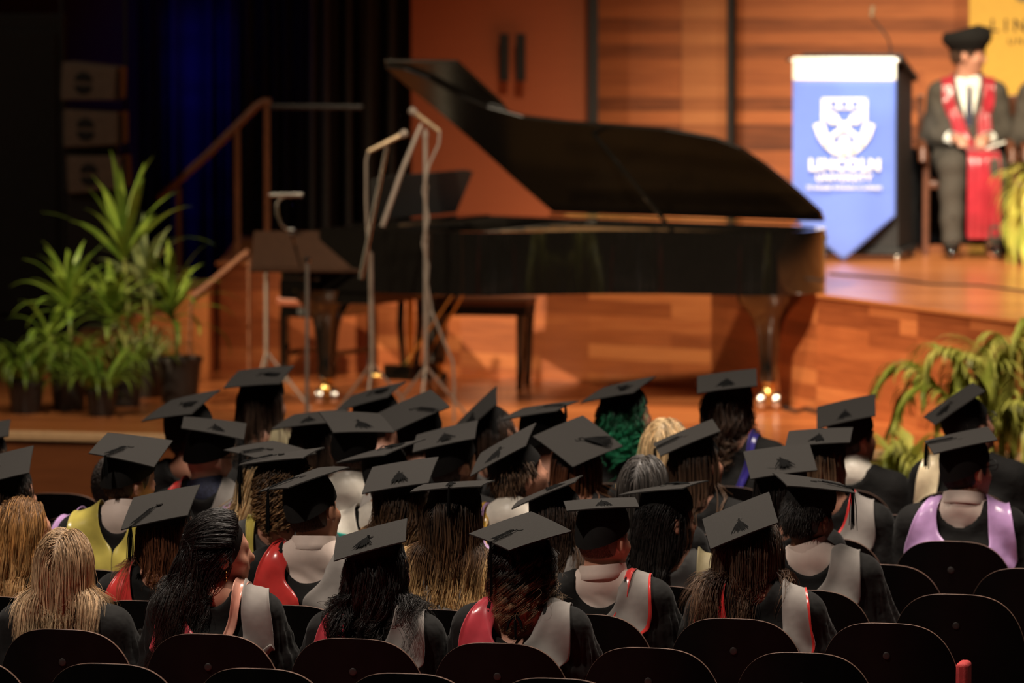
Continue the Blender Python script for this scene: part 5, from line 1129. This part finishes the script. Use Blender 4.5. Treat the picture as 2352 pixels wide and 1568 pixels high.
def wavy(poly_pts, z_top, m, name, off):
    n_ = 24; k_ = 30; vs = []; fs = []; zb = min(p[1] for p in poly_pts)
    for i in range(n_ + 1):
        x = -BW + 2 * BW * i / n_; zl = np.interp(x, [p[0] for p in poly_pts], [p[1] for p in poly_pts])
        for j in range(k_ + 1):
            z = z_top + (zl - z_top) * j / k_; vs.append((x, -off - .010 * math.sin(x * 16 + .5) * min(1, (z_top - z) * 2.0) * (.5 + (z_top - z)), z))
    for i in range(n_):
        for j in range(k_): a = i * (k_ + 1) + j; fs.append((a, a + 1, a + k_ + 2, a + k_ + 1))
    o = mesh_obj(name, vs, fs, m, bn); md = o.modifiers.new('thick', 'SOLIDIFY'); md.thickness = .003; md.offset = 1; return o
wavy([(-BW, bzz(500)), (0, bzz(598)), (BW, bzz(496))], bzz(184), M['bluecloth'], 'blue_field', .004)
mb = MB(); mb.box((0, 0, (bzz(131) + bzz(186)) / 2), (2 * BW + .004, .034, bzz(131) - bzz(186))); mb.build('header', M['whitecloth'], bn, bevel=.015, seg=3)
mb = MB(); mb.tube([(-BW - .022, 0, bzz(138)), (BW + .022, 0, bzz(138))], .008, 10); mb.lathe([(0, -.012), (.014, -.008), (.014, .008), (0, .012)], (-BW - .026, 0, bzz(138)), 12); mb.lathe([(0, -.012), (.014, -.008), (.014, .008), (0, .012)], (BW + .026, 0, bzz(138)), 12); mb.build('crossbar', M['chrome'], bn, True)
mb = MB(); mb.tube([(-.2, .0, bzz(142)), (-.2, .10, bzz(142))], .006, 8); mb.tube([(.2, .0, bzz(142)), (.2, .14, bzz(142))], .006, 8); mb.build('bracket', M['chrome'], bn, True)
def text(s_, x, z, size, m, parent, off=-.030, ext=.0015, w_=.0, sp=1.0, sx=1.0, loc=None):
    cu_ = bpy.data.curves.new('lettering', 'FONT'); cu_.body = s_; cu_.size = size; cu_.align_x = 'CENTER'; cu_.align_y = 'CENTER'; cu_.extrude = ext; cu_.offset = w_; cu_.space_character = sp
    cu_.materials.append(m); t_ = bpy.data.objects.new('t', cu_); C.objects.link(t_); bpy.context.view_layer.update(); me = bpy.data.meshes.new_from_object(t_.evaluated_get(bpy.context.evaluated_depsgraph_get())); bpy.data.objects.remove(t_); o = bpy.data.objects.new('lettering', me); C.objects.link(o); o.parent = parent; o.rotation_euler = (PI / 2, 0, 0); o.location = (x, off, z); o.scale = (sx, 1, 1); return o
text('LINCOLN', .004, bzz(379), .092, M['whitecloth'], bn, w_=.0042, sp=1.12, sx=.98); text('UNIVERSITY', 0, bzz(408), .056, M['whitecloth'], bn, w_=.0016, sp=1.12, sx=1.0)
text('TE WHARE WĀNAKA O AORAKI', 0, bzz(431), .028, M['whitecloth'], bn, w_=.0006, sp=1.1)
# crest: shield with chequered chief, saltire, roundels, and a ribbon round the foot
cr = MB(); zc = bzz(290); u_ = 1 / sB
def CP(px, py, h=.0): return (bx(px), -.026 - h, bzz(py))
def strip(mb_, pts, wd, h=.0):
    for a, b in zip(pts[:-1], pts[1:]):
        A, B = Vector(CP(*a, h)), Vector(CP(*b, h)); d = (B - A).normalized(); nn = Vector((-d.z, 0, d.x)) * wd / 2; e = d * wd * .3; mb_.add([A - nn - e, B - nn + e, B + nn + e, A + nn - e, *(p + Vector((0, .004, 0)) for p in (A - nn - e, B - nn + e, B + nn + e, A + nn - e))], [(0, 1, 2, 3), (7, 6, 5, 4), (0, 4, 5, 1), (2, 6, 7, 3)])
sh_l = [(1890, 228), (1890, 280), (1897, 305), (1912, 327), (1938, 345)]; sh = sh_l + [(3876 - x, y) for x, y in sh_l[::-1][1:]] + [(1890, 228)]; strip(cr, sh, .016)
strip(cr, [(1890, 249), (1986, 249)], .008)
for k in range(4): strip(cr, [(1902 + k * 24, 232), (1902 + k * 24, 244)], .026)
strip(cr, [(1900, 258), (1976, 322)], .028, .001); strip(cr, [(1976, 258), (1900, 322)], .028, .0015)
for (qx, qy, rr) in ((1913, 272, .034), (1963, 272, .034), (1938, 290, .030), (1938, 322, .030)): cr.add([Vector(CP(qx, qy, .002)) + Vector((rr * math.cos(t), 0, rr * math.sin(t))) for t in [2 * PI * k / 20 for k in range(20)]], [tuple(range(20))])
rib = [(1878, 288), (1886, 312), (1900, 332), (1918, 347), (1938, 351)]; strip(cr, rib + [(3876 - x, y) for x, y in rib[::-1][1:]], .038, .003)
cr.build('crest', M['whitecloth'], bn)
# yellow display panel at the back right
yb = thing('yellow_display_panel', 'yellow upright banner with dark lettering behind the seated man, top right', 'banner', (0, 0, 0)); yv = 37.5
p0_, p1_ = at_y(2226, 0, yv), at_y(2560, 0, yv); mb = MB(); mb.box(((p0_.x + p1_.x) / 2, yv, (ZP + 3.4) / 2 + .02), (p1_.x - p0_.x, .03, 3.4 - ZP - .04)); mb.build('panel', M['yellowbanner'], yb, bevel=.003)
mb = MB(); mb.box(((p0_.x + p1_.x) / 2, yv, ZP + .02), (p1_.x - p0_.x + .04, .25, .04)); mb.build('foot', M['steel_dark'], yb)
q = at_y(2396, 60, yv - .02); text('LINCOLN', q.x, q.z, .115, M['black'], yb, off=yv - .018, w_=.001, sp=1.5); q = at_y(2392, 95, yv); text('UNIVERSITY', q.x, q.z, .06, M['black'], yb, off=yv - .018, sp=1.4)
q = at_y(2350, 0, yv); mb = MB(); mb.loft([[Vector((q.x + .07 * math.cos(2 * PI * k / 24), yv - .017 - h, q.z + .06 + .07 * math.sin(2 * PI * k / 24))) for k in range(24)] for h in (0, .003)]); mb.build('emblem', M['olive'], yb)

# ---------------------------------------------------------------- people seated on the platform
M['crimson'] = satin('crimson_stole', (.34, .022, .035))
def platform_person(px, y, label, yaw, stole, robe, seed, skin_='tan', w_=1.08, lift=0.0, headdress='bonnet'):
    b0 = pz(px, ZP, y); root = thing('person', label, 'person', (b0.x, y, ZP), PI); hc = Vector((.0, .16, 1.20 + lift)); a_ = math.radians(yaw); fwd = Vector((math.sin(a_), math.cos(a_), -.05)).normalized(); up = Vector((0, 0, 1)); up = (up - fwd * up.dot(fwd)).normalized(); rt = fwd.cross(up)
    R = np.array([[rt[i], fwd[i], up[i]] for i in range(3)]); J = dict(w=w_, zs=1.045 + lift, nx=0, ny=.14, nk=1.12, hz=.70, back=0); hcn = np.array(hc, np.float32)
    v, q = nets(body_sdf(J, hcn, R), axis_steps([(-.34, .34, .011)]), axis_steps([(-.02, .56, .0115), (.56, .9, .02)]), axis_steps([(-.01, .56, .02), (.56, .74, .010), (.74, .98, .02), (.98, 1.36, .009)])); mesh_obj('body', v, q, M[skin_], root)
    def jacket(P):
        d = torso_prims(P, J, .022)
        for s_ in (-1, 1):
            sh_, el, wr = arm_pts(J, s_); d = smin(d, smin(cap(P, sh_, el, .062, .056), cap(P, el, wr - (wr - el) * .12, .058, .044), .03) + .003 * np.sin(P[..., 2] * 60 + P[..., 1] * 40), .03)
        x, z, yy = P[..., 0], P[..., 2], P[..., 1]; vn = np.abs(x) - np.clip((z - (J['zs'] - .30)) * .26, 0, .07); d = smax(d, -smax(vn, .16 - yy, .004), .004)
        return smax(d, .42 - z, .01)
    v, q = nets(jacket, axis_steps([(-.38, .38, .012)]), axis_steps([(-.04, .52, .012)]), axis_steps([(.40, 1.14, .012)])); mesh_obj('jacket', v, q, M['suit'], root); bvh = BVHTree.FromPolygons([tuple(p) for p in v.tolist()], [tuple(f) for f in q.tolist()])
    v, q = nets(shirt_sdf(J, hcn, R), axis_steps([(-.24, .24, .012)]), axis_steps([(-.03, .34, .012)]), axis_steps([(J['zs'] - .42, J['zs'] + .1, .01)])); mesh_obj('shirt', v, q, M['whitecloth'], root)
    mb = MB(); tie = [(0, .262, J['zs'] - .03), (0, .272, J['zs'] - .06), (0, .285, J['zs'] - .16), (0, .292, J['zs'] - .27)]; mb.tube(tie, [.016, .013, .020, .024], 8, flat=.4); mb.build('tie', M['navy_dots'], root, True)
    def trous(P):
        d = 9 * np.ones(P.shape[:-1], np.float32)
        for s_ in (-1, 1): d = smin(d, smin(cap(P, (s_ * .09, .16, .555), (s_ * .125, .60, .55), .108, .086), cap(P, (s_ * .125, .605, .54), (s_ * .125, .635, .12), .085, .064), .03), .02)
        return d + .004 * np.sin(P[..., 2] * 38 + P[..., 0] * 12)
    v, q = nets(trous, axis_steps([(-.28, .28, .014)]), axis_steps([(.0, .70, .014)]), axis_steps([(.05, .68, .014)])); mesh_obj('trousers', v, q, M['suit'], root)
    for s_ in (-1, 1):
        def shoe(P, s_=s_): return smax(smin(cap(P, (s_ * .125, .58, .055), (s_ * .14, .80, .040), .052, .040), cap(P, (s_ * .125, .60, .05), (s_ * .125, .60, .13), .045, .042), .02), .004 - P[..., 2], .004)
        v, q = nets(shoe, axis_steps([(min(0, s_ * .2), max(0, s_ * .2), .009)]), axis_steps([(.50, .86, .010)]), axis_steps([(-.01, .18, .009)])); mesh_obj('shoe', v, q, M['piano'], root)
        sh_, el, wr = arm_pts(J, s_); d_ = (wr - el) / np.linalg.norm(wr - el); mb = MB(); mb.tube([Vector(wr - d_ * .055), Vector(wr - d_ * .010)], [.046, .040], 18); mb.build('cuff', M['whitecloth'], root, True)
        if stole:
            hood_panel('stole', bvh, J, s_, M[stole], root, [(-30, .06), (0, .085), (30, .088), (60, .070), (85, .052)], [(-30, .13), (0, .160), (30, .160), (60, .142), (85, .125)], a0=-30, a1=84, off=.010, roll=.004, nv=20, seed=seed)
    if stole:
        for s_ in (-1, 1):
            vs = []; fs = []; path = [(.300, .86), (.325, .76), (.335, .69), (.40, .655), (.56, .65), (.665, .635), (.69, .56), (.70, .40), (.70, .24), (.69, .11)]
            path = [Vector((0, a, b)) for a, b in path]
            for i, p in enumerate(path):
                for k in range(7): u = k / 6 * 2 - 1; vs.append((-.06 * min(1, i / 4) + s_ * max(.042, .088 - .012 * i) + u * (.045 + .002 * i), p.y + .008 * math.cos(u * 9 + i * .4), p.z))
            for i in range(len(path) - 1):
                for k in range(6): a = i * 7 + k; fs.append((a, a + 1, a + 8, a + 7))
            o = mesh_obj('stole_end', vs, fs, M[stole], root); md = o.modifiers.new('t', 'SOLIDIFY'); md.thickness = .005; md = o.modifiers.new('s', 'SUBSURF'); md.levels = 2; md.render_levels = 2
        mb = MB(); mb.box((-.13, .50, .665), (.15, .10, .006), Matrix.Rotation(.35, 3, 'Y')); tag(mb.build('programme', M['whitecloth'], None), 'white folded paper held in the red-stoled man\'s lap', 'paper').location = (b0.x + 0, y, ZP); bpy.data.objects['programme'].rotation_euler = (0, 0, PI)
    def skirt(P):
        x, y_, z = P[..., 0], P[..., 1], P[..., 2]; rr = np.sqrt((x / .40) ** 2 + ((y_ - .20) / .30) ** 2) + .03 * np.sin(np.arctan2(y_ - .2, x) * 13) - 1; d = np.abs(rr) * .3 - .006
        return smax(smax(d, np.abs(z - .33) - .31, .005), y_ - .36, .01)
    v, q = nets(skirt, axis_steps([(-.46, .46, .012)]), axis_steps([(-.16, .42, .012)]), axis_steps([(.0, .68, .02)])); mesh_obj('gown_skirt', v, q, M['gown'], root)
    hh = dict(style='short', n=1400, rad=.0014, len=.02, m=HAIR['shortbrown']); scalp_shell(hcn, R, hh['m'], root, True, .010, True).name = 'hair_base'; make_hair(hh, hcn, R, J, jacket, root, .5, True)
    def Lc(x, y_, z): return hc + Vector(R @ np.array((x, y_, z)))
    rings = []
    for (rx, ry, z, dx) in ((.092, .112, .030, 0), (.100, .120, .050, 0), (.122, .140, .068, -.004), (.134, .152, .095, -.006), (.132, .150, .122, -.008), (.122, .140, .148, -.01), (.06, .07, .162, -.012)):
        rings.append([Lc(rx * math.cos(2 * PI * k / 28), ry * math.sin(2 * PI * k / 28) - .006 + dx, z + (.006 + z * .12) * math.sin(2 * PI * k / 28)) for k in range(28)])
    mb = MB(); mb.loft(rings); mb.build('bonnet', M['cap_band'], root, True)
    mb = MB()
    for k in range(14): mb.tube([Lc(-.128, .05, .105), Lc(-.14 - .002 * (k % 4), .07 + .004 * (k % 5 - 2), .05), Lc(-.142, .075 + .006 * (k % 5 - 2), -.01)], .003, 4)
    mb.build('tassel', M['tassel'], root, True)
    if headdress == 'hood': hood_panel('hood', bvh, J, 1, M['blue'], root, [(-60, .03), (0, .075), (60, .05)], [(-60, .2), (0, .21), (60, .17)], a0=60, a1=-60, off=.014); hood_panel('hood', bvh, J, -1, M['blue'], root, [(-60, .03), (0, .075), (60, .05)], [(-60, .2), (0, .21), (60, .17)], a0=60, a1=-60, off=.014)
    return root
M['chairwood'] = mat('dark_chair_wood', (.11, .038, .018), .4)
def armchair(px, y, label):
    b0 = pz(px, ZP, y); r = thing('wooden_armchair', label, 'chair', (b0.x, y, ZP), PI, 'wooden armchairs on the platform')
    mb = MB(); mb.box((0, .20, .425), (.54, .50, .05)); mb.build('seat', M['chairwood'], r, bevel=.015)
    mb = MB(); mb.box((0, -.075, .70), (.48, .03, .50)); mb.build('backrest', M['chairwood'], r, bevel=.01)
    for sx in (-1, 1):
        for yy, h in ((-.075, .95), (.42, .62)): mb = MB(); mb.box((sx * .285, yy, h / 2), (.04, .04, h)); mb.build('leg', M['chairwood'], r, bevel=.006)
        mb = MB(); mb.tube([(sx * .30, -.08, .66), (sx * .31, .15, .675), (sx * .31, .40, .67), (sx * .31, .50, .63), (sx * .31, .52, .57)], [.022, .026, .03, .032, .026], 12); mb.build('armrest', M['chairwood'], r, True)
    return r
armchair(2222, 36.15, 'brown wooden armchair under the man in the red stole'); armchair(2425, 36.0, 'brown wooden armchair at the right edge of the photo')
platform_person(2216, 36.15, 'man in dark suit, red stole and black bonnet seated beside the lectern, hands clasped', -78, 'crimson', True, 3, skin_='fair')
platform_person(2430, 36.0, 'dark-suited person with blue hood cut off by the right edge of the photo', 20, None, False, 5, headdress='hood', w_=1.2)
